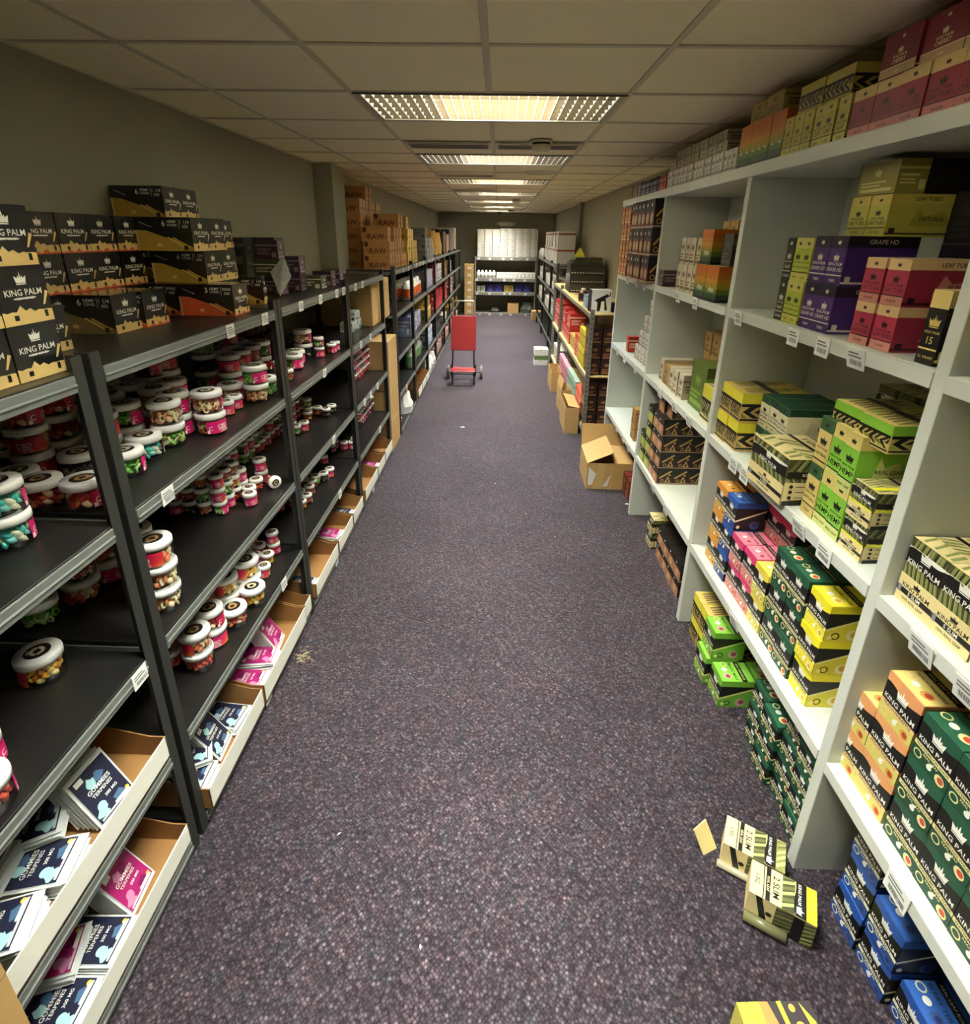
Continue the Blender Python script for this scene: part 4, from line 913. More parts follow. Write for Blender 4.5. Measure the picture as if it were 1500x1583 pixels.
# second bay, upper shelf
U2 = up+b2
stacks(1, HASH, 1.10, 2.095, 1, 2, 1.755, 'dark green hash slim carton', U2, g, word='hash stack')
stacks(1, LIME, 1.10, 1.975, 2, 2, 1.755, 'lime green slim roll carton', U2, g, word='lime stack')
stacks(1, GRAPE, 1.10, 1.785, 2, 2, 1.755, 'purple grape roll carton', U2, g, word='grape stack')
for i in range(2):
    for k in range(2): rb(CHERRY, 1.10, 1.535+.09*i, 1.755+.126*k, 'crimson and cream leaf tube carton, %s of %s crimson stack, %s' % (lev(k, 2), nth(i+1), U2), g)
rb(BLACKX, 1.095, 1.35, 1.755, 'black wrap carton with gold corner by the upright, upper shelf of second white bay', g)
for i in range(2): rb(CREAMT, 1.17, 1.78+.092*i, 2.065, 'olive cream tube carton, %s of two atop the purple and lime stacks' % ('near' if i == 0 else 'far'), g)
tc_ = print_box('olive_slab_carton', .18, .09, .095, '8a8038', ink='c8c078'); bs_ = print_box('black_slab_carton', .18, .16, .095, '0e0d0c', ink='1a1816')
rb(tc_, 1.17, 1.83, 2.187, 'olive carton topmost on the pile, upper shelf of second white bay', g); rb(bs_, 1.262, 1.83, 2.187, 'black carton behind the topmost olive carton, upper shelf of second white bay', g)
BLK2 = print_box('black_carton', .12, .11, .145, '15131a', '100f14', ink='2a2830', coat=1)
for i in range(3):
    for k in range(3): rb(BLK2, 1.352, 1.42+.125*i, 1.755+.146*k, 'glossy black carton, %s of %s rear stack, %s' % (lev(k, 3), nth(i+1), U2), g)
rb(CHERRY, 1.2, 1.345, 1.755, 'crimson leaf tube carton behind the black wrap carton, lower, '+U2, g); rb(CHERRY, 1.2, 1.345, 1.88, 'crimson leaf tube carton behind the black wrap carton, upper, '+U2, g)
# second bay, floor
F2 = 'floor of second white bay'
for k in range(2): rb(MINI2, 1.09, 2.33, .136*k, 'yellow mini roll carton, %s of the floor stack, %s' % (lev(k, 2), F2), g)
for k in range(2): rb(MINI2, 1.09, 2.22, .136*k, 'yellow mini roll carton, %s of nearer floor stack, %s' % (lev(k, 2), F2), g)
rb(BRIGHTG, 1.04, 2.09, 0, 'leaf green carton with open black lid, lower, '+F2, g); rb(BRIGHTG, 1.06, 2.09, .151, 'leaf green carton with open black lid, upper, '+F2, g)
rb(BRIGHTG, 1.06, 1.955, 0, 'leaf green carton standing in front of the stacked green ones, '+F2, g); rb(BRIGHTG, 1.215, 1.96, 0, 'leaf green carton behind another in the shade, '+F2, g)
WATS = roll_box('roll_carton', .115, .14, .1, '24583f', '2a6044', '1d4a33', 'e8dc9a', 'WATERMELON', ('e8e0a0', 'd8503c'), '24583f')
for i, n in enumerate((4, 4, 3, 3)):
    for k in range(n): rb(WATS, 1.10+.02*(i % 2), 1.345+.12*i, .101*k, 'dark green melon carton, %s of %s floor stack, %s' % (lev(k, n), nth(i+1), F2), g)
# first bay, floor
F1 = 'floor of first white bay'
for i, n in enumerate((1, 2, 3)):
    y = .83+.12*i
    for k in range(n): rb(BLUEB, 1.13 if i else 1.15, y, .141*k, 'blue berry roll carton, %s %s floor stack, %s' % (lev(k, n) or 'sole of', nth(i+1), F1), g)
for i, n in enumerate((2, 2)):
    for k in range(n): rb(BLUEB, 1.275, .86+.12*i, .141*k, 'blue berry roll carton, %s of %s rear floor stack, %s' % (lev(k, n), nth(i+1), F1), g)
rb(LEMON, 1.28, .66, 0, 'pale yellow carton at the frame edge, lower, '+F1, g); rb(LEMON, 1.28, .66, .141, 'pale yellow carton at the frame edge, upper, '+F1, g)
rb(BLUEB, 1.16, .71, 0, 'blue berry roll carton beside the pale yellow cartons, '+F1, g)
# third bay
W3 = lo+b3
for i, n in enumerate((4, 4, 4)):
    for k in range(n): rb(CONEB if i < 2 else CONEG, 1.075+.012*(3-k)*0, 3.247+.118*i, .51+.113*k, '%s cone carton, %s of %s stack, %s' % ('brown and black' if i < 2 else 'lime and black', lev(k, n), nth(i+1), W3), g)
rb(CONEB, 1.12, 3.25, .51+.113*4, 'brown cone carton perched on the stacks, near one, '+W3, g); rb(CONEB, 1.1, 3.37, .51+.113*4, 'black cone carton perched on the stacks, far one, '+W3, g)
rb(CONEG, 1.075, 3.6, .51, 'lime and black cone carton next to the far upright, lower, '+W3, g); rb(CONEG, 1.075, 3.6, .623, 'lime and black cone carton next to the far upright, upper, '+W3, g)
M3 = mi+b3
YM = flat_box('mini_roll_carton', .13, .1, .19, 'e4dc8c', 'd8cc3c', '6c6a3c', 'MINI')
rb(YM, 1.10, 2.66, 1.14, 'yellow mini roll carton beside the green printed bag, '+M3, g)
GB = print_box('green_printed_carton', .22, .12, .26, '5a6e28', '4c5c20', ink='7aa030')
rb(GB, 1.12, 2.87, 1.14, 'olive green printed carton in the middle shelf of third white bay', g)
for i in range(3): rb(CREAMC, 1.10, 3.08+.09*i, 1.14, 'cream and brown carton, %s of the front row, %s' % (nth(i+1), M3), g)
rb(CREAMC, 1.11, 3.5, 1.14, 'cream and brown carton apart from the row, lower, '+M3, g); rb(TANC, 1.11, 3.39, 1.14, 'tan carton between cream cartons, '+M3, g)
for i in range(4):
    for k in range(3): rb(TANC, 1.262, 2.62+.115*i+.2, 1.14+.131*k, 'dim tan carton, %s of %s rear stack, %s' % (lev(k, 3), nth(i+1), M3), g)
U3 = up+b3
for i in range(2): rb(RAINB, 1.06, 2.73+.155*i, 1.755, 'rainbow striped carton, lower, %s from the near upright, %s' % (nth(i+1), U3), g)
rb(RAINB, 1.07, 2.9, 1.926, 'rainbow striped carton with slanted lid on top of two, '+U3, g)
rb(BLACKC, 1.1, 2.7, 1.926, 'dark glossy carton leaning beside the slanted rainbow carton, '+U3, g)
for i in range(4):
    for k in range(2): rb(CREAMC, 1.09, 3.06+.09*i, 1.755+.151*k, 'dim cream carton, %s of %s front stack, %s' % (lev(k, 2), nth(i+1), U3), g)
for i in range(6):
    for k in range(3): rb(TANC, 1.265, 2.58+.115*i+.02, 1.755+.131*k, 'dim tan carton, %s of %s rear stack, %s' % (lev(k, 3), nth(i+1), U3), g)
rb(PURPC, 1.065, 3.6, 1.755, 'dark plum carton beside the far upright, upper shelf of third white bay', g)
F3 = 'floor of third white bay'
for i, n in enumerate((2, 2, 2, 2)):
    for k in range(n): rb(CONEB, 1.115, 2.73+.118*i, .113*k, 'brown cone carton, %s of %s floor stack, %s' % (lev(k, n), nth(i+1), F3), g)
NATF = natural_box('leaf_roll_carton', .118, .16, .11, None, '5 SLIM', 31, True)
for k in range(2): rb(NATF, 1.1, 3.27, .111*k, 'black and gold leaf carton, %s of a floor pair, %s' % (lev(k, 2), F3), g)
rb(NATF, 1.19, 3.4, 0, 'black and gold leaf carton behind the floor pair, '+F3, g)
# fourth bay
U4, M4, W4 = up+b4, mi+b4, lo+b4
for i in range(6):
    for k in range(3): rb(DRC, 1.02, 3.84+.104*i, 1.755+.182*k, 'dark red cone carton, %s of %s stack, %s' % (lev(k, 3), nth(i+1), U4), g)
ORC = print_box('orange_carton', .1, .2, .13, 'b06a30', '6a3018', ink='e0b878')
for i in range(3):
    for k in range(4): rb(ORC, 1.03, 4.53+.104*i, 1.755+.132*k, 'orange-brown carton, %s of %s stack, %s' % (lev(k, 4), nth(i+1), U4), g)
for i in range(5):
    n = (4, 4, 3, 2, 1)[i]
    for k in range(n): rb(WHITEC, 1.10, 3.78+.093*i, 1.14+.122*k, 'white printed carton, %s%s stack, %s' % (lev(k, n)+' of ' if n > 1 else 'sole of ', nth(i+1), M4), g)
rb(REDC, 1.10, 4.45, 1.14, 'bright red small carton alone on the middle shelf of fourth white bay', g)
for k in range(2): rb(TANC, 1.10, 4.02, .51+.131*k, 'tan carton, %s of two by the upright, %s' % (lev(k, 2), W4), g)
for i in range(2):
    for k in range(4): rb(ORC, 1.2, 3.8+.104*i, .51+.132*k, 'orange carton, %s of %s rear stack, %s' % (lev(k, 4), nth(i+1), W4), g)
for i in range(4): rb(DARKRED, 1.1, 3.85+.105*i, 0, 'dark red carton, %s along the floor under fourth white bay' % nth(i+1), g)
# top board
TB = 'top board'
z0 = 2.35
def top(p, y0, n, z, desc, xf=1.075):
    wd = p.dims[0]+.003
    for i in range(n): rb(p, xf, y0+wd*(i+.5), z, '%s, %s along the white shelving top board' % (desc, nth(i+1)), 'cartons on the white top board')
CH2 = tall_box('leaf_tube_carton', .1, .26, .13, 'd8b878', '8c2434', 'b87068', 'LEAF TUBES', 'FLAVOR', '2a1014', '842030')
top(CH2, .95, 9, z0, 'crimson leaf tube carton, lower tier'); 
CH3 = tall_box('leaf_tube_carton', .14, .26, .105, '842030', '7c2030', 'c0a070', 'CHERRY', 'LEAF', 'e8d8a8', '782030')
top(CH3, 1.2, 4, z0+.131, 'crimson flat carton, upper tier')
YE2 = tall_box('leaf_tube_carton', .062, .24, .13, 'c8b850', 'b8a83c', 'c8c058', 'LEAF', 'TUBES', '2a2810', 'a09440')
top(YE2, 1.89, 6, z0, 'yellow leaf tube carton, lower tier')
YE3 = flat_box('yellow_flat_carton', .15, .24, .085, 'b8a848', 'c4b850', '3a3818', 'LEAF')
top(YE3, 1.9, 2, z0+.131, 'yellow flat carton, upper tier')
top(RAINS, 2.28, 7, z0, 'rainbow slim carton, lower tier'); 
YF3 = print_box('tan_flat_carton', .14, .2, .075, 'a8904c', ink='5a4a24')
top(YF3, 2.33, 2, z0+.171, 'tan flat carton, upper tier')
top(SLIMW, 2.7, 20, z0, 'slim white carton, front tier')
CRF = print_box('cream_flat_carton', .13, .2, .065, 'b0a888', ink='5a5440')
top(CRF, 2.95, 7, z0+.101, 'cream flat carton, middle tier', 1.12); top(CRF, 3.05, 6, z0+.167, 'cream flat carton, topmost tier', 1.15)
top(SLIMR, 3.78, 4, z0, 'slim red carton, front tier'); top(SLIMB, 3.96, 14, z0, 'slim navy carton, front tier'); top(print_box('dim_brown_carton', .09, .14, .11, '4a3028', ink='8a6a50'), 4.44, 4, z0, 'dim brown carton, front tier')

# ------------------------------------------------------------------ floor items
def open_carton(x, y, rz, w, d, h, label, flaps):
    t = .004; b = MB(); b.box(-w/2, w/2, -d/2, d/2, 0, t, CARD)
    for a in ((-w/2, w/2, -d/2, -d/2+t), (-w/2, w/2, d/2-t, d/2), (-w/2, -w/2+t, -d/2+t, d/2-t), (w/2-t, w/2, -d/2+t, d/2-t)): b.box(*a, t, h, CARD)
    o = link('cardboard_box', b.mesh('cardboard_box'), None, (x, y, 0)); o.rotation_euler[2] = rz; tag(o, label, 'cardboard box', 'cardboard boxes on the carpet')
    for side, ang, ln in flaps:
        b = MB(); L_ = w if side in 'fb' else d
        b.box(-L_/2+.002, L_/2-.002, 0, ln, 0, .004, CARD, .001)
        f = link('flap', b.mesh('flap'), o, {'f': (0, -d/2, h), 'b': (0, d/2, h), 'l': (-w/2, 0, h), 'r': (w/2, 0, h)}[side])
        f.rotation_euler = (math.radians(ang), 0, {'f': math.pi, 'b': 0, 'l': math.pi/2, 'r': -math.pi/2}[side])
    return o
bx_ = open_carton(.99, 4.33, -.02, .40, .42, .24, 'open tan cardboard box with raised rear flap on the carpet by the white shelving', [('b', 75, .2), ('l', 155, .24), ('r', 178, .17)])
b = MB(); tp = pc('dcdcd4', .25)
F_ = Face(b, lambda u, v, o: (-.2+u*.4, -.21-o, v*.24), 1, 1)
F_.poly([(.04, .15), (.13, .15), (.2, .6), (.04, .85)], tp); F_.poly([(.36, .12), (.46, .12), (.52, .6)], tp); F_.poly([(.16, 0), (.35, 0), (.38, 1), (.25, 1)], TAPE); F_.poly([(.5, 0), (.54, 0), (.56, .95), (.52, 1)], TAPE)
link('packing_tape', b.mesh('packing_tape'), bx_)
open_carton(.83, 5.72, .0, .15, .5, .3, 'tan cardboard box under the slotted steel shelf, near one', [('r', 170, .12)])
open_carton(.84, 6.35, .05, .12, .35, .3, 'tan cardboard box gaping open between two others under steel shelf', [('l', 100, .12)])
open_carton(.83, 7.4, .0, .14, .55, .28, 'tan cardboard box under the slotted steel shelf, far one', [])
# spilled display of leaf rolls, lying on its back
def spill(yel):
    def draw(f):
        for k in ('front', 'back'):
            F = f[k]; F.rect(0, 0, 1, 1, CREAM); F.text('1.5G', .5, .11, .07, K, .6); F.rect(0, .2, 1, .215, K); F.rect(0, .24, 1, .31, K); F.text('REAL LEAF', .5, .275, .04, CREAM, .8); F.text('2 SLIM', .5, .4, .1, K, .85); F.rect(0, .49, 1, .68, OD); leafy(F, pc('a8b070'), OL2, 6, .49, .68, 3); F.wave(.68, .85, K, .015, .5); F.text('KING PALM', .36, .75, .06, W_, .6); F.crown(.82, .76, .11, W_); F.rect(0, .85, 1, 1, pc('f0ec34') if yel else OL); leafy(F, pc('c8d080'), OL2, 5, .86, 1, 8) if not yel else F.text('SALE', .5, .92, .06, OL, .5)
        for k in ('left', 'right'):
            F = f[k]; F.rect(0, 0, 1, 1, CREAM); F.poly([(0, .1), (1, .25), (1, .36), (0, .2)], K); F.rect(0, .42, 1, .68, OD); leafy(F, OL, OL2, 6, .42, .68, 4); F.rect(0, .68, 1, .84, K); F.rect(0, .84, 1, 1, OD); leafy(F, OL, pc('a8b070'), 6, .84, 1, 6); F.disc(.5, .34, .05, K)
        F = f['top']; F.rect(0, 0, 1, 1, OL2); leafy(F, pc('a8b070'), OD, 7, 0, 1, 9)
    return make_box('leaf_roll_carton', .105, .105, .185, CREAM, draw)
SP, SQ = spill(False), spill(True)
sp1 = SP.place((.83, 1.245, .066), 0, 'fallen leaf roll carton lying on the carpet, the one touching the white upright', 'carton', 'fallen leaf roll cartons', rx=0)
sp2 = SQ.place((.85, 1.13, .066), 0, 'fallen leaf roll carton lying on the carpet with yellow corner, farther out from the upright', 'carton', 'fallen leaf roll cartons', rx=0)
for o, x, y, a in ((sp1, .835, 1.285, -.5), (sp2, .86, 1.145, -.5)):
    # lie down: local z along the carpet towards the upright, printed front up
    zx = Vector((math.cos(a), math.sin(a), 0)); ny = Vector((0, 0, -1)); xx = ny.cross(zx)
    m = Matrix((xx, ny, zx)).transposed().to_4x4(); m.translation = Vector((x, y, .054)); o.matrix_world = m
b = MB(); cr = pc('e4d490')
b.box(-.06, .06, -.03, .03, 0, .004, cr); o = link('loose_flap', b.mesh('loose_flap'), None, (.775, 1.29, .04)); o.rotation_euler = (.5, 1.1, -.6); tag(o, 'torn cream card flap standing beside the fallen leaf roll cartons', 'card')
b = MB(); b.lathe([(0, 0), (.012, 0), (.012, .15), (0, .15)], pc('a8a088', .25), 12); o = link('leaf_tube', b.mesh('leaf_tube'), None, (.80, 1.235, .012)); o.rotation_euler = (1.5708, 0, 1.07); tag(o, 'clear tube lying across the fallen leaf roll cartons', 'tube')
b = MB(); b.lathe([(0, 0), (.016, 0), (.016, .12), (0, .12)], pc('6c6c48', .25), 12); o = link('leaf_tube', b.mesh('leaf_tube'), None, (.825, 1.085, .017)); o.rotation_euler = (1.5708, 0, 1.07); tag(o, 'olive tube lying on the carpet below the fallen carton with slim lettering', 'tube')
def fruit(f):
    F = f['top']; F.rect(0, 0, 1, 1, pc('3a3236')); F.rect(0, 0, .3, 1, pc('f4ec3c')); F.poly([(.3, 0), (.44, 0), (.5, .5), (.42, 1), (.3, 1)], pc('e08848')); F.poly([(.6, 0), (.66, 0), (.6, 1), (.54, 1)], pc('f0e83c')); F.disc(.75, .62, .1, pc('f0a848')); F.disc(.75, .62, .05, pc('5a3020')); F.poly([(.85, .3), (.97, .7), (.84, .98), (.88, .7)], pc('f0e43c')); F.disc(.72, .9, .06, pc('f0b048'))
    f['top'].text('FRUIT', .5, .4, .12, W_, .3, 80); f['left'].rect(0, 0, 1, 1, pc('d8cc60')); f['front'].rect(0, 0, 1, 1, pc('d8c860'))
FB = make_box('fruit_roll_carton', .2, .14, .1, pc('3a3236'), fruit)
FB.place((.79, .775, 0), .05, 'yellow, orange and black fruit carton on the carpet at the frame bottom', 'carton')
# red hand truck
redm = mat('red_panel', (142, 34, 34), .5, .06, 14); blk = mat('black_tube', (24, 23, 24), .4, .1); chrome = mat('zinc_tube', (178, 176, 166), .3, .05, metal=.7); rub = mat('tyre_rubber', (110, 108, 100), .7, .1)
ht = bpy.data.objects.new('hand_truck', None); COL.objects.link(ht); ht.location = (-.49, 7.6, 0)
tag(ht, 'red panelled hand truck standing in the aisle with wire handle', 'hand truck')
def hp(name, b): return link(name, b.mesh(name), ht)
for s in (-1, 1):
    b = MB(); b.tube([(s*.158, -.2, 0), (s*.158, -.19, .24), (s*.15, -.14, .5), (s*.15, -.05, .98)], .011, blk); hp('rail', b)
    b = MB(); b.box(s*.175-.008, s*.175+.008, -.19, -.02, .12, .29, blk, .003); hp('wheel_bracket', b)
    b = MB(); b.lathe([(.03, -.018), (.085, -.02), (.098, -.012), (.098, .012), (.085, .02), (.03, .018)], rub, 20); wl = hp('wheel', b); wl.location = (s*.25, .18, .099); wl.rotation_euler = (0, math.pi/2, 0)
    b = MB(); b.lathe([(0, -.024), (.034, -.022), (.034, .022), (0, .024)], chrome, 14); link('hub', b.mesh('hub'), wl)
b = MB(); b.tube([(-.25, .18, .099), (.25, .18, .099)], .009, blk); hp('axle', b)
b = MB(); b.tube([(-.16, -.19, .1), (-.1, .18, .1)], .007, blk); b.tube([(.16, -.19, .1), (.1, .18, .1)], .007, blk); b.tube([(-.158, -.2, .16), (.158, -.2, .16)], .008, blk); hp('brace', b)
b = MB(); b.tube([(-.15, -.05, .96)] + [(-.15+.02*(1-math.cos(t))*1, -.04, 1.14+.04*math.sin(t)) for t in (0, .5, 1.0, 1.57)] + [(.15-.02*(1-math.cos(t)), -.04, 1.14+.04*math.sin(t)) for t in (1.57, 1.0, .5, 0)] + [(.15, -.05, .96)], .011, chrome); hp('handle', b)
b = MB(); b.box(-.178, .178, -.009, .009, -.245, .245, redm, .006); o = hp('back_panel', b); o.location = (0, -.105, .735); o.rotation_euler[0] = -.16
b = MB(); b.box(-.18, .18, -.11, .09, -.012, .012, redm, .01); o = hp('toe_panel', b); o.location = (0, -.24, .235); o.rotation_euler[0] = .05
b = MB(); b.box(-.008, .008, -.29, .29, 0, .85, CARD, .001); tag(link('flattened_cardboard', b.mesh('flattened_cardboard'), None, (-.996, .332, .001)), 'flattened tan cardboard box standing against the front of the first rack', 'cardboard')
for zz in (.3, .6): b = MB(); b.box(-.0092, -.0082, -.29, .29, zz-.003, zz+.003, CARDI); b.box(.0082, .0092, -.29, .29, zz-.003, zz+.003, CARDI); link('fold_crease', b.mesh('fold_crease'), bpy.data.objects['flattened_cardboard'])
# litter specks on the carpet
scr = pc('e0dccc')
for i, (x, y) in enumerate([(-.379, 5.586), (.007, 4.17), (.249, 3.65), (.444, 3.32), (-.533, 1.285), (-.195, .975), (1.08, 3.85)]):
    b = MB(); s_ = .03 if i == 0 else .008 if i < 6 else .02
    b.add([(-s_, 0, .002), (0, -s_*.4, .006), (s_, 0, .003), (.2*s_, s_*.5, .008)], [(0, 1, 2, 3)], scr); o = link('paper_scrap', b.mesh('paper_scrap'), None, (x, y, .001)); o.rotation_euler[2] = i
    tag(o, 'white paper scrap on the carpet, %s of seven counted from the far end' % nth([1, 2, 4, 5, 6, 7, 3][i]), 'litter', 'scraps on the carpet')
b = MB(); st_ = pc('b0a070')
for i in range(40):
    a = random.uniform(0, 3.14); x, y = random.gauss(0, .02), random.gauss(0, .025); l = random.uniform(.008, .02); z = .002+random.uniform(0, .004)
    b.add([(x-l*math.cos(a), y-l*math.sin(a), z), (x+l*math.cos(a), y+l*math.sin(a), z), (x+l*math.cos(a), y+l*math.sin(a)+.0016, z+.001), (x-l*math.cos(a), y-l*math.sin(a)+.0016, z+.001)], [(0, 1, 2, 3)], st_)
o = link('frayed_straw', b.mesh('frayed_straw'), None, (-.965, 2.12, 0)); o['kind'] = 'stuff'; tag(o, 'small tuft of frayed straw fibre on the carpet beside the second rack', 'straw')
# ------------------------------------------------------------------ far end, rack side with the black racks
def closed_carton(x0, x1, y0, y1, z0, z1, label, m=None, lab=False, cat='cardboard box', group=None, name='cardboard_box'):
    m = m or CARD; b = MB(); b.box(-(x1-x0)/2, (x1-x0)/2, -(y1-y0)/2, (y1-y0)/2, 0, z1-z0-.002, m, .004)
    o = link(name, b.mesh(name), None, ((x0+x1)/2, (y0+y1)/2, z0)); tag(o, label, cat, group)
    b = MB(); w_, d_, h_ = x1-x0, y1-y0, z1-z0; f = faces(b, w_, d_, h_)
    f['top'].rect(.47, 0, .53, 1, TAPE); f['front'].rect(.46, .75, .54, 1, TAPE); link('tape_strip', b.mesh('tape_strip'), o)
    if lab:
        b = MB(); f = faces(b, w_, d_, h_); f['front'].rect(.35, .3, .7, .62, paper); f['front'].rect(.4, .4, .6, .5, inkg); link('shipping_label', b.mesh('shipping_label'), o)
    return o
gt = 'tall stack of cartons between the racks'
for i, (a, c) in enumerate(((0, .315), (.315, .625), (.625, 1.11))):
    closed_carton(-1.48, -1.022, 4.83, 5.255, a, c, 'tan cardboard box, %s of three stacked between the fourth and fifth racks' % lev(i, 3), group=gt)
closed_carton(-1.5, -1.07, 4.50, 5.22, 1.302, 1.668, 'long tan cardboard box bridging from the fourth rack toward the fifth')
g = 'kraft cartons on the fifth rack'
A5 = 'top of fifth rack'
RAWS = RAW
for i in range(7):
    lb(RAW, -1.08, 5.45+.145*i, 1.72, 'brown kraft carton, bottom tier, %s from the near end, %s' % (nth(i+1), A5), g)
for i in range(6):
    lb(RAW, -1.08, 5.45+.145*i, 1.853, 'brown kraft carton, second tier, %s from the near end, %s' % (nth(i+1), A5), g)
for i in (0, 2, 3, 4):
    lb(RAW, -1.085, 5.45+.145*i, 1.986, 'brown kraft carton, third tier, %s slot from the near end, %s' % (nth(i+1), A5), g)
for i in (2, 3): lb(RAW, -1.0 if 0 else -1.05, 5.52+.145*i, 2.119, 'brown kraft carton, fourth tier, slot %s, %s' % (nth(i+1), A5), g)
for i in range(10):
    n = (5, 5, 6, 6, 5, 5, 5, 4, 4, 4)[i]
    for k in range(n): lb(RAW, -1.385, 5.58+.145*i, 1.72+.132*k, 'brown kraft carton, %s in %s wall stack, rack tops beyond the pillar' % (lev(k, n), nth(i+1)), g)
g = 'yellow cartons on the sixth rack'
for i, n in enumerate((3, 3, 3, 2, 2)):
    for k in range(n): lb(YELC, -1.08, 6.54+.15*i, 1.72+.132*k, 'yellow carton, %s of %s stack, top of sixth rack' % (lev(k, n), nth(i+1)), g)
lb(YELC, -1.10, 6.58, 1.72+.132*3, 'yellow carton topmost over the first yellow stacks, top of sixth rack', g)
for i in range(3): lb(BLACKC, -1.38, 6.95+.125*i, 1.72, 'black carton, %s by the wall beyond the kraft stacks, top of sixth rack' % nth(i+1), 'black cartons far rack tops')
bigblk = print_box('black_bin', .4, .25, .36, '1a1716', ink='2a2624'); lb(bigblk, -1.36, 7.52, 1.72, 'large black bin behind grey cartons, top of sixth rack', 'black cartons far rack tops')
g = 'grey cartons far rack tops'
for i in range(9):
    n = (3, 3, 2, 2, 2, 2, 2, 1, 1)[i]
    for k in range(n): lb(GREYC, -1.04, 7.78+.104*i, 1.72+.142*k, 'grey carton, %s%s stack, top of seventh rack' % (lev(k, n)+' of ' if n > 1 else '', nth(i+1)), g)
def paperbag(x, y, z, w, h, col, label, name='kraft_bag', grp='bags on the far rack tops', cat='paper bag'):
    b = MB(); n = 12; m = pc(col, .6); r = random.Random(int(y*100))
    V = []
    for zz, s in ((0, 1), (.35, 1.06), (.7, .9), (1, .8)):
        for k in range(n):
            t = 6.283*k/n; q = max(abs(math.cos(t)), abs(math.sin(t))); V.append((w*.5*s*math.cos(t)/q*r.uniform(.92, 1.05), w*.45*s*math.sin(t)/q*r.uniform(.92, 1.05), h*zz*r.uniform(.93, 1.0)))
    P = [(i*n+k, i*n+(k+1) % n, (i+1)*n+(k+1) % n, (i+1)*n+k) for i in range(3) for k in range(n)] + [tuple(range(n))[::-1], tuple(range(3*n, 4*n))]
    b.add(V, P, m); o = link(name, b.mesh(name), None, (x, y, z)); tag(o, label, cat, grp); return o
paperbag(-1.26, 9.2, 1.722, .3, .3, 'c8a870', 'crumpled tan paper bag, first along the eighth rack top')
paperbag(-1.26, 9.7, 1.722, .3, .42, 'c89848', 'tall golden kraft bag on the eighth rack top')
paperbag(-1.26, 10.35, 1.722, .32, .38, 'd0a050', 'golden kraft bag at the joint of eighth and ninth rack tops')
for i, (y, c, h_) in enumerate(((11.0, '3a2418', .4), (11.7, 'c08040', .35), (12.3, '20203c', .45), (12.9, 'b07838', .4), (13.6, 'c8c4b8', .5))):
    closed_carton(-1.5, -1.1, y-.25, y+.25, 1.722, 1.722+h_, '%s carton, %s along the tops of the last racks' % (('dark brown', 'orange tan', 'navy', 'amber', 'pale grey')[i], nth(i+1)), pc(c), cat='carton', group='cartons on the last rack tops', name='storage_carton')
def bottle(name, r, h, body, cap, band=None):
    b = MB(); m = pc(body, .25); b.lathe([(0, 0), (r, 0), (r, h*.7), (r*.5, h*.82), (r*.45, h*.86)], m, 12)
    parts = []; c = MB(); c.lathe([(r*.5, h*.84), (r*.5, h), (0, h)], pc(cap, .4), 12); parts.append(('cap', c.mesh('cap'), []))
    if band: c = MB(); c.lathe([(r*1.01, h*.15), (r*1.01, h*.6)], pc(band), 12); parts.append(('label_band', c.mesh('label_band'), []))
    return Proto(name, b.mesh(name), parts)
BB = bottle('black_bottle', .055, .26, '141412', '1e1e1c'); OB = bottle('canister', .055, .22, 'e0dcd0', 'f0f0ea', 'c85820'); CB = bottle('clear_bottle', .045, .24, '98a890', 'd8d8d0', '5a8050'); WB = bottle('white_bottle', .05, .2, 'e8e8e0', 'f4f4f0'); 
def rowp(p, x, y0, n, step, z, desc, group, cat, rz=RL):
    for i in range(n): p.place((x+jit(.01), y0+step*i, z+.001), rz+jit(.05), '%s, %s in the row, %s' % (desc, nth(i+1), group.split(', ', 1)[1]), cat, group)
def rowb(p, xf, y0, n, z, lv_, desc, where, group, side=-1, gap=.004):
    wd = p.dims[0]+gap
    for i in range(n):
        L_ = lv_ if isinstance(lv_, int) else lv_[i % len(lv_)]
        for k in range(L_): (lb if side < 0 else rb)(p, xf, y0+wd*(i+.5), z+(p.dims[2]+.001)*k, '%s, %s%s in line, %s' % (desc, lev(k, L_)+' of ' if L_ > 1 else '', nth(i+1), where), group)
for z, t in ((1.30, 'second'), (.855, 'third'), (.46, 'fourth')):
    rowp(BB, -1.25, 5.42, 7 if z > .5 else 4, .13, z, 'black glossy bottle', 'black bottles, %s shelf of fifth rack' % t, 'bottle')
for i in range(5): SML['yellow' if i % 2 else 'dark'].place((-1.08, 5.38+.07*(i % 3), .0655+.064*(i//3)), RL, 'small amber jar on the bottom shelf of fifth rack, %s of five' % nth(i+1), 'jar', 'small jars on the bottom shelf of fifth rack')
paperbag(-1.16, 5.95, .0655, .3, .24, 'd4d4cc', 'white plastic bag bulging on the bottom shelf of fifth rack', 'plastic_bag', 'plastic bags', 'plastic bag')
paperbag(-1.16, 5.95, .31, .2, .13, 'a89c98', 'mauve pouch lying on top of the white plastic bag', 'cloth_pouch', 'plastic bags', 'pouch')
rowp(OB, -1.12, 6.5, 8, .125, 1.30, 'orange banded white canister', 'canisters, second shelf of sixth rack', 'canister'); rowp(OB, -1.25, 6.5, 8, .125, 1.30, 'orange banded canister behind', 'rear canisters, second shelf of sixth rack', 'canister')
GB6 = 'stock on the sixth rack'; BLW = print_box('blue_white_carton', .1, .18, .24, '8c9ab8', ink='e4e8f0'); PUR2 = print_box('violet_white_carton', .12, .18, .2, 'b8b4c8', ink='484880')
rowb(BLW, -1.08, 6.47, 5, .855, 1, 'blue and white carton', 'third shelf of sixth rack', GB6); rowb(PUR2, -1.1, 7.0, 4, .855, 1, 'violet and white carton', 'third shelf of sixth rack', GB6)
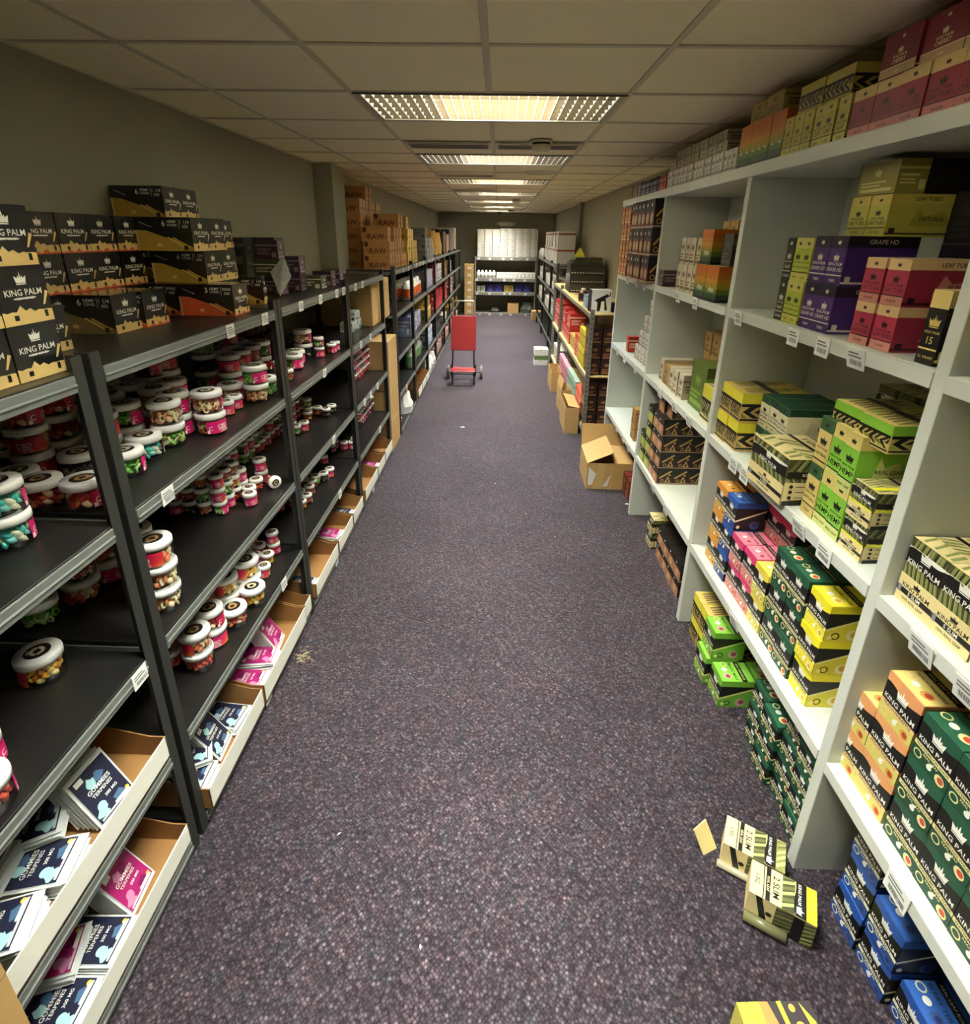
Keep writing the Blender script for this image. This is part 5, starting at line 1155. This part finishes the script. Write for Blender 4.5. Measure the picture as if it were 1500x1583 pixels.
rowp(CB, -1.12, 6.5, 8, .12, .46, 'clear bottle with green label', 'green bottles, fourth shelf of sixth rack', 'bottle')
for i in range(3): tray(-1.0, 6.48+.37*i, 6.82+.37*i, .07, .4, .1, 'white card tray, %s on the bottom of sixth rack' % nth(i+1))
G7 = 'stock on the seventh rack'; FL = print_box('flat_grey_pack', .3, .22, .035, 'a8a8ac', ink='60606c'); YLS = print_box('yellow_small_carton', .12, .16, .17, 'd4b85c', ink='807030'); WBX = print_box('white_blue_carton', .14, .16, .26, 'd8dce0', ink='3868a0')
rowb(FL, -1.06, 7.68, 3, 1.30, 7, 'flat grey pack', 'second shelf of seventh rack', G7); rowb(YLS, -1.06, 7.7, 5, .855, (1, 2), 'small yellow carton', 'third shelf of seventh rack', G7); rowb(WBX, -1.06, 7.7, 5, .46, 1, 'white and blue carton', 'fourth shelf of seventh rack', G7)
for i in range(3): paperbag(-1.15, 7.85+.3*i, .066, .26, .2, 'd0d0c8', 'white crumpled paper, %s on the bottom of seventh rack' % nth(i+1), 'crumpled_paper', 'crumpled papers', 'paper')
G8 = 'stock on the eighth rack'; PK = print_box('pink_carton', .16, .16, .3, 'c83858', ink='f0c0cc'); BWH = print_box('black_white_carton', .16, .18, .26, 'dcdcd8', ink='1c1c20'); RDS = print_box('scarlet_carton', .14, .2, .15, 'b02428', ink='e88080'); PCH = print_box('blush_carton', .18, .2, .16, 'c8a090', ink='806050')
rowb(PK, -1.07, 8.76, 3, 1.30, 1, 'pink carton', 'second shelf of eighth rack', G8); rowb(BWH, -1.07, 9.27, 5, 1.30, 1, 'black and white carton', 'second shelf of eighth rack', G8); rowb(RDS, -1.06, 8.9, 8, .855, (2, 1), 'scarlet carton', 'third shelf of eighth rack', G8); rowb(PCH, -1.07, 8.8, 6, .066, (1, 2), 'blush carton', 'bottom shelf of eighth rack', G8)
rowb(BLACKC, -1.07, 8.78, 8, .46, 1, 'black carton', 'fourth shelf of eighth rack', G8)
for r_, y0 in (('ninth', 10.22), ('tenth', 11.38), ('last', 12.77)):
    G9 = 'stock on the %s rack' % r_
    rowb((BLACKC, TANC, WHITEC)[int(y0) % 3], -1.06, y0, 7, 1.30, (2, 1), 'dark carton' if int(y0) % 3 == 0 else 'tan carton' if int(y0) % 3 == 1 else 'white carton', 'second shelf of %s rack' % r_, G9)
    rowb(RDS if r_ == 'ninth' else PCH if r_ == 'tenth' else CREAMC, -1.06, y0, 5, .855, (1, 2), 'scarlet carton' if r_ == 'ninth' else 'blush carton' if r_ == 'tenth' else 'cream carton', 'third shelf of %s rack' % r_, G9)
    rowb(WHITEC if r_ == 'ninth' else TANC, -1.06, y0+.1, 6, .46, 1, 'pale carton' if r_ == 'ninth' else 'tan carton', 'fourth shelf of %s rack' % r_, G9)
    rowb(PCH, -1.06, y0+.1, 5, .066, 1, 'blush carton', 'bottom shelf of %s rack' % r_, G9)
# ------------------------------------------------------------------ slotted steel rack with plywood shelves
zinc = mat('zinc_steel', (138, 136, 122), .45, .1, 30, metal=.3); ply = mat('plywood', (222, 200, 132), .6, .1, 10, stretch=(10, 1, 1)); hole = pc('3a3a34')
def slot_rack(y0, y1, label, top=1.38):
    r = bpy.data.objects.new('slotted_angle_rack', None); COL.objects.link(r); r.location = (1.19, (y0+y1)/2, 0); tag(r, label, 'shelving rack', 'slotted steel racks'); L0 = (-1.19, -(y0+y1)/2, 0)
    for x in (.915, 1.46):
        for y in (y0, y1-.04):
            b = MB(); b.box(x, x+.003, y, y+.04, 0, top, zinc); b.box(x, x+.04, y, y+.003, 0, top, zinc); p = link('post', b.mesh('post'), r, L0)
            if x < 1:
                b = MB()
                for k in range(int(top/.05)): b.box(x+.013, x+.027, y-.0006, y, .03+.05*k, .045+.05*k, hole); b.box(x-.0006, x, y+.013, y+.027, .03+.05*k, .045+.05*k, hole)
                q = link('slot_holes', b.mesh('slot_holes'), p); q['kind'] = 'stuff'
    for z in (.14, .70, 1.335):
        b = MB(); b.box(.92, 1.46, y0+.005, y1-.005, z-.014, z, ply, .002); link('plywood_shelf', b.mesh('plywood_shelf'), r, L0)
        b = MB(); b.box(.912, .916, y0+.003, y1-.003, z-.045, z-.005, zinc, .001); link('shelf_rail', b.mesh('shelf_rail'), r, L0)
slot_rack(5.29, 7.98, 'grey slotted steel rack with plywood shelves beyond the white shelving, near unit'); slot_rack(8.0, 9.0, 'grey slotted steel rack with plywood shelves, short far unit')
MOT = print_box('brown_motif_carton', .14, .12, .16, '3a201a', '46281e', ink='b07c50'); gs = 'stock on the slotted steel rack'
motf = print_box('brown_motif_carton', .12, .3, .16, '3a201a', '46281e', ink='b07c50')
for z, n, t in ((1.336-1.196, 3, 'bottom'), (.701, 3, 'middle')):
    for c_, x in enumerate((1.0, 1.13, 1.26)):
        for k in range(n if c_ else n): motf.place((x, 5.495, z+.001+.161*k), 0 if 1 else RR, 'dark brown motif carton, %s of %s column facing the near end, %s plywood shelf' % (lev(k, n), nth(c_+1), t), 'carton', gs)
YP = print_box('yellow_pack', .1, .05, .2, 'e4d43c', ink='8a7a20'); PKP = print_box('pink_pack', .12, .06, .26, 'd8a0b0', ink='b04868'); TLP = print_box('mint_pack', .12, .06, .28, 'a8c4b0', ink='508870'); CRD = print_box('crimson_dot_carton', .16, .2, .2, 'c02c2c', ink='f0d8c0'); CRP = print_box('coral_pack', .11, .08, .26, 'd86048', ink='f0b0a0')
rowb(YP, .93, 5.62, 4, .701, 2, 'bright yellow pack', 'middle plywood shelf', gs, 1); rowb(CRP, .94, 6.06, 3, .701, 1, 'coral pack', 'middle plywood shelf', gs, 1); rowb(YLS, .96, 6.45, 4, .701, 1, 'small yellow carton', 'middle plywood shelf', gs, 1); rowb(CRD, .95, 7.0, 5, .701, (2, 2, 1), 'crimson dotted carton', 'middle plywood shelf', gs, 1)
rowb(CRP, .94, 5.64, 4, .141, 1, 'coral pack', 'bottom plywood shelf', gs, 1); rowb(TLP, .94, 6.1, 6, .141, 1, 'mint pack', 'bottom plywood shelf', gs, 1); rowb(PKP, .94, 6.86, 8, .141, 1, 'pink pack', 'bottom plywood shelf', gs, 1)
rowb(CRD, .95, 8.06, 5, .701, 2, 'crimson dotted carton', 'middle shelf of the short slotted rack', gs, 1); rowb(WHITEC, .95, 8.06, 8, .141, 2, 'white carton', 'bottom shelf of the short slotted rack', gs, 1)

def fig(f):
    F = f['left']; F.rect(0, 0, 1, 1, pc('1a1a1c')); F = f['right']; F.rect(0, 0, 1, 1, pc('e8e8e4'))
    F = f['front']; F.rect(0, 0, 1, 1, pc('e8e8e4')); F.poly([(.15, .55), (.95, .9), (.95, .75), (.3, .45)], K); F.poly([(.3, .05), (.3, .45), (.45, .62), (.7, .62), (.82, .1)], K); F.poly([(.45, .05), (.5, .5), (.65, .5), (.68, .05)], W_); F.disc(.85, .82, .05, W_)
FGB = make_box('patterned_white_carton', .2, .16, .22, pc('e8e8e4'), fig)
FGB.place((1.03, 5.5, 1.336), .05, 'white carton with black pattern standing upright on the plywood top', 'carton', gs)
closed_carton(1.15, 1.27, 5.42, 5.56, 1.336, 1.43, 'small black carton beside the patterned white one', pc('181a1e'), cat='carton', name='black_small_carton')
PBL = print_box('pale_blue_carton', .09, .1, .13, '9ab8cc', ink='e8f0f4')
for i in range(2): rb(PBL, .935, 5.8+.1*i, 1.336, 'pale blue carton, %s of two along the plywood edge' % ('near' if i == 0 else 'far'), gs)
JB = bottle('storage_jar', .055, .15, '6a4a38', 'e8e4d8', '2c1c18'); JB.place((1.0, 6.4, 1.336), 0, 'brown storage jar with white lid on the plywood top', 'jar')
# drawer tower facing the near end
drw = mat('dark_drawer', (52, 50, 42), .35, .1, 20, coat=.4)
b = MB(); b.box(-.24, .24, -.23, .23, 0, .36, drw, .004); o = link('drawer_tower', b.mesh('drawer_tower'), None, (1.2, 7.65, 1.337)); tag(o, 'dark drawer tower with dotted label strips on the plywood rack top', 'drawer unit')
for k in range(3):
    b = MB(); b.box(-.24, .24, -.244, -.231, .01+.117*k, .117+.117*k, drw, .003); d_ = link('drawer', b.mesh('drawer'), o)
    b = MB()
    for q in range(12): b.box(-.22+.037*q, -.2+.037*q, -.2455, -.244, .02+.117*k, .032+.117*k, paper)
    link('label_strip', b.mesh('label_strip'), d_)
for k in range(3): closed_carton(.97+.03*k, 1.4, 7.45+.02*k, 7.88, 1.699+.032*k, 1.729+.032*k, 'flat olive tray, %s of three laid on the drawer tower' % lev(k, 3), pc('4a4a38'), cat='tray', group='flat trays on the drawer tower', name='flat_tray')
b = MB(); b.add([(-.08, 0, 0), (.08, 0, 0), (.02, .02, .12), (-.0, .02, .12)], [(0, 1, 2, 3)], pc('d8dc4c')); b.add([(-.08, .004, 0), (.08, .004, 0), (.02, .024, .12), (0, .024, .12)], [(3, 2, 1, 0)], pc('d8dc4c')); tag(link('paper_sheet', b.mesh('paper_sheet'), None, (1.08, 7.5, 1.797)), 'yellow-green paper sheet propped over the flat olive trays', 'paper')
# black racks with white stock beyond
for i, (a, c) in enumerate(((9.05, 10.15), (10.17, 11.87), (11.89, 13.4))):
    rack(a, c, 'black rack on the white-stock side, %s beyond the slotted steel rack' % nth(i+1), 1.47, .95, [.25, .7, 1.15, 1.6])
for i, (p, d) in enumerate(((WHITEC, 'white carton'), (SLIMW, 'slim white carton'), (WHITEC, 'white carton'))):
    for z, t in ((1.15, 'second shelf'), (.70, 'third shelf')): rowb(p, .98, (9.1, 10.25, 11.95)[i], (10, 22, 13)[i], z+.001, (2, 1), d, '%s of the %s white-stock rack' % (t, nth(i+1)), 'white stock on the far black racks', 1)
WST = print_box('white_striped_carton', .18, .3, .26, 'e0ded2', ink='a8402c')
def wst(f):
    for k in ('front', 'back', 'left', 'right'): f[k].rect(0, .78, 1, .88, pc('a8402c')); f[k].rect(0, .0, .02, 1, pc('b0aea4'))
WST = make_box('white_striped_carton', .18, .3, .27, pc('e0ded2'), wst)
rowb(WST, 1.0, 9.6, 14, 1.601, (2, 2, 1), 'white carton with red stripe', 'top of the white-stock racks', 'striped white cartons', 1)
for i in range(6): WB.place((.985, 12.4+.14*i, 1.601), 0, 'white bottle, %s along the end of the white-stock rack top' % nth(i+1), 'bottle', 'white bottles, end of the white-stock racks')
g = 'packs stacked on the carpet by the slotted rack'
for k, (c, z0_, z1_) in enumerate((('dcdcd0', 0, .1), ('6a8048', .1, .17), ('e0e0d6', .17, .28))): closed_carton(.62, .85, 8.7, 8.95, z0_, z1_, ('white pack at the foot', 'green pack in the middle', 'white pack on top')[k]+' of the small stack on the carpet', pc(c), cat='pack', group=g, name='wrapped_pack')
# ------------------------------------------------------------------ back wall

bsr = bpy.data.objects.new('back_shelving', None); COL.objects.link(bsr); bsr.location = (.165, 14.86, 0); tag(bsr, 'grey steel shelving across the back wall carrying white boxes', 'shelving rack'); L0 = (-.165, -14.86, 0)
gst = mat('grey_steel', (120, 118, 108), .5, .08)
for x in (-.66, .96):
    for y in (14.6, 15.06): b = MB(); b.box(x, x+.035, y, y+.035, 0, 1.53, gst, .003); link('post', b.mesh('post'), bsr, L0)
for z in (.06, .62, .98, 1.525):
    b = MB(); b.box(-.65, .985, 14.6, 15.09, z-.015, z, gst, .002); link('shelf_board', b.mesh('shelf_board'), bsr, L0)
    b = MB(); b.box(-.65, .985, 14.592, 14.598, z-.085, z, gst, .002); e = link('edge_beam', b.mesh('edge_beam'), bsr, L0)
    for x in (-.55, -.2, .12, .35, .7): t = link('price_tag', TAGM, e, (x+jit(.06), 14.59, z-.045))
gl = 'long white boxes on the back shelving'
def lbx(f):
    F = f['front']; F.rect(.55, .35, .93, .62, pc('77736a')); F.rect(0, 0, 1, .12, pc('8a867a'))  # printed mark, then a bottom strip painted as the shadow between stacked boxes
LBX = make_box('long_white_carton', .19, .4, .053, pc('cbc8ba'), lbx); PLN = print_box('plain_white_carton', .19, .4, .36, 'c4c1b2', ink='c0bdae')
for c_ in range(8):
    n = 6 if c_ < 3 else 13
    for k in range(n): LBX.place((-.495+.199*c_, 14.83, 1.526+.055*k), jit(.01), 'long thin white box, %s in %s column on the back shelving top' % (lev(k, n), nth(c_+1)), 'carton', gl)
    if c_ < 3: PLN.place((-.495+.199*c_, 14.83, 1.526+.055*6), jit(.01), 'plain white upright box atop the %s column on the back shelving' % nth(c_+1), 'carton', gl)
for i in range(9): WB.place((-.56+.065*(i % 5)*1.6, 14.7+.12*(i//5), .981), 0, 'white bottle, %s of nine at the bottle end of the back shelving' % nth(i+1), 'bottle', 'white bottles on the back shelving')

WSM = print_box('small_white_carton', .1, .15, .15, 'ecebe0', ink='a0a098')
for i in range(10): WSM.place((-.02+.103*i, 14.72, .981), 0, 'small white carton, %s along the second shelf of the back shelving' % nth(i+1), 'carton', 'small white cartons on the back shelving')
NVY = print_box('navy_carton', .2, .2, .2, '20205a', ink='4a4a90'); 
for x, p, d in ((-.55, WSM, 'white carton'), (-.43, WSM, 'white carton'), (-.22, NVY, 'navy carton'), (0.0, NVY, 'navy carton'), (.2, YLS, 'cream yellow carton'), (.33, YLS, 'cream yellow carton'), (.53, NVY, 'navy carton'), (.75, NVY, 'navy carton')): p.place((x, 14.76, .621), 0, '%s at %s place on the third shelf of the back shelving' % (d, nth([-.55, -.43, -.22, 0.0, .2, .33, .53, .75].index(x)+1)), 'carton', 'mixed cartons on the back shelving')
closed_carton(.25, .55, 14.65, 14.95, .061, .32, 'tan cardboard box on the bottom of the back shelving')
paperbag(-.1, 14.8, .061, .3, .14, '20201e', 'black bag slumped on the bottom of the back shelving', 'plastic_bag', 'bags on the back shelving', 'plastic bag'); paperbag(.78, 14.8, .061, .34, .3, '4a5244', 'dark green bag heaped on the bottom of the back shelving', 'plastic_bag', 'bags on the back shelving', 'plastic bag')
for k in range(7): closed_carton(-.935, -.685, 14.62, 14.95, .191*k, .191*(k+1), 'tan carton with white label, %s of the column by the back shelving' % lev(k, 7), lab=True, group='labelled cartons by the back shelving')
closed_carton(.86, 1.1, 13.75, 14.0, 0, .24, 'small tan cardboard box at the foot of the last white-stock rack')
b = MB(); b.box(-.17, .17, -.03, .03, -.055, .055, pc('d8d4c0'), .01); o = link('emergency_light', b.mesh('emergency_light'), None, (.155, 15.215, 2.355)); tag(o, 'white emergency light box with two lamp heads on the back wall', 'emergency light')
for s in (-1, 1): b = MB(); b.lathe([(0, -.03), (.04, -.03), (.05, .03), (0, .035)], pc('c8c4b0'), 14); h_ = link('lamp_head', b.mesh('lamp_head'), o, (s*.215, -.02, 0)); h_.rotation_euler[0] = 1.57
b = MB(); b.lathe([(0, -.05), (.03, -.04), (.045, -.015), (.05, 0), (0, 0)], pc('161616', .2), 14); tag(link('dome_camera', b.mesh('dome_camera'), None, (-.03, 14.6, CEIL-.003)), 'small black dome camera under the ceiling near the back wall', 'camera')
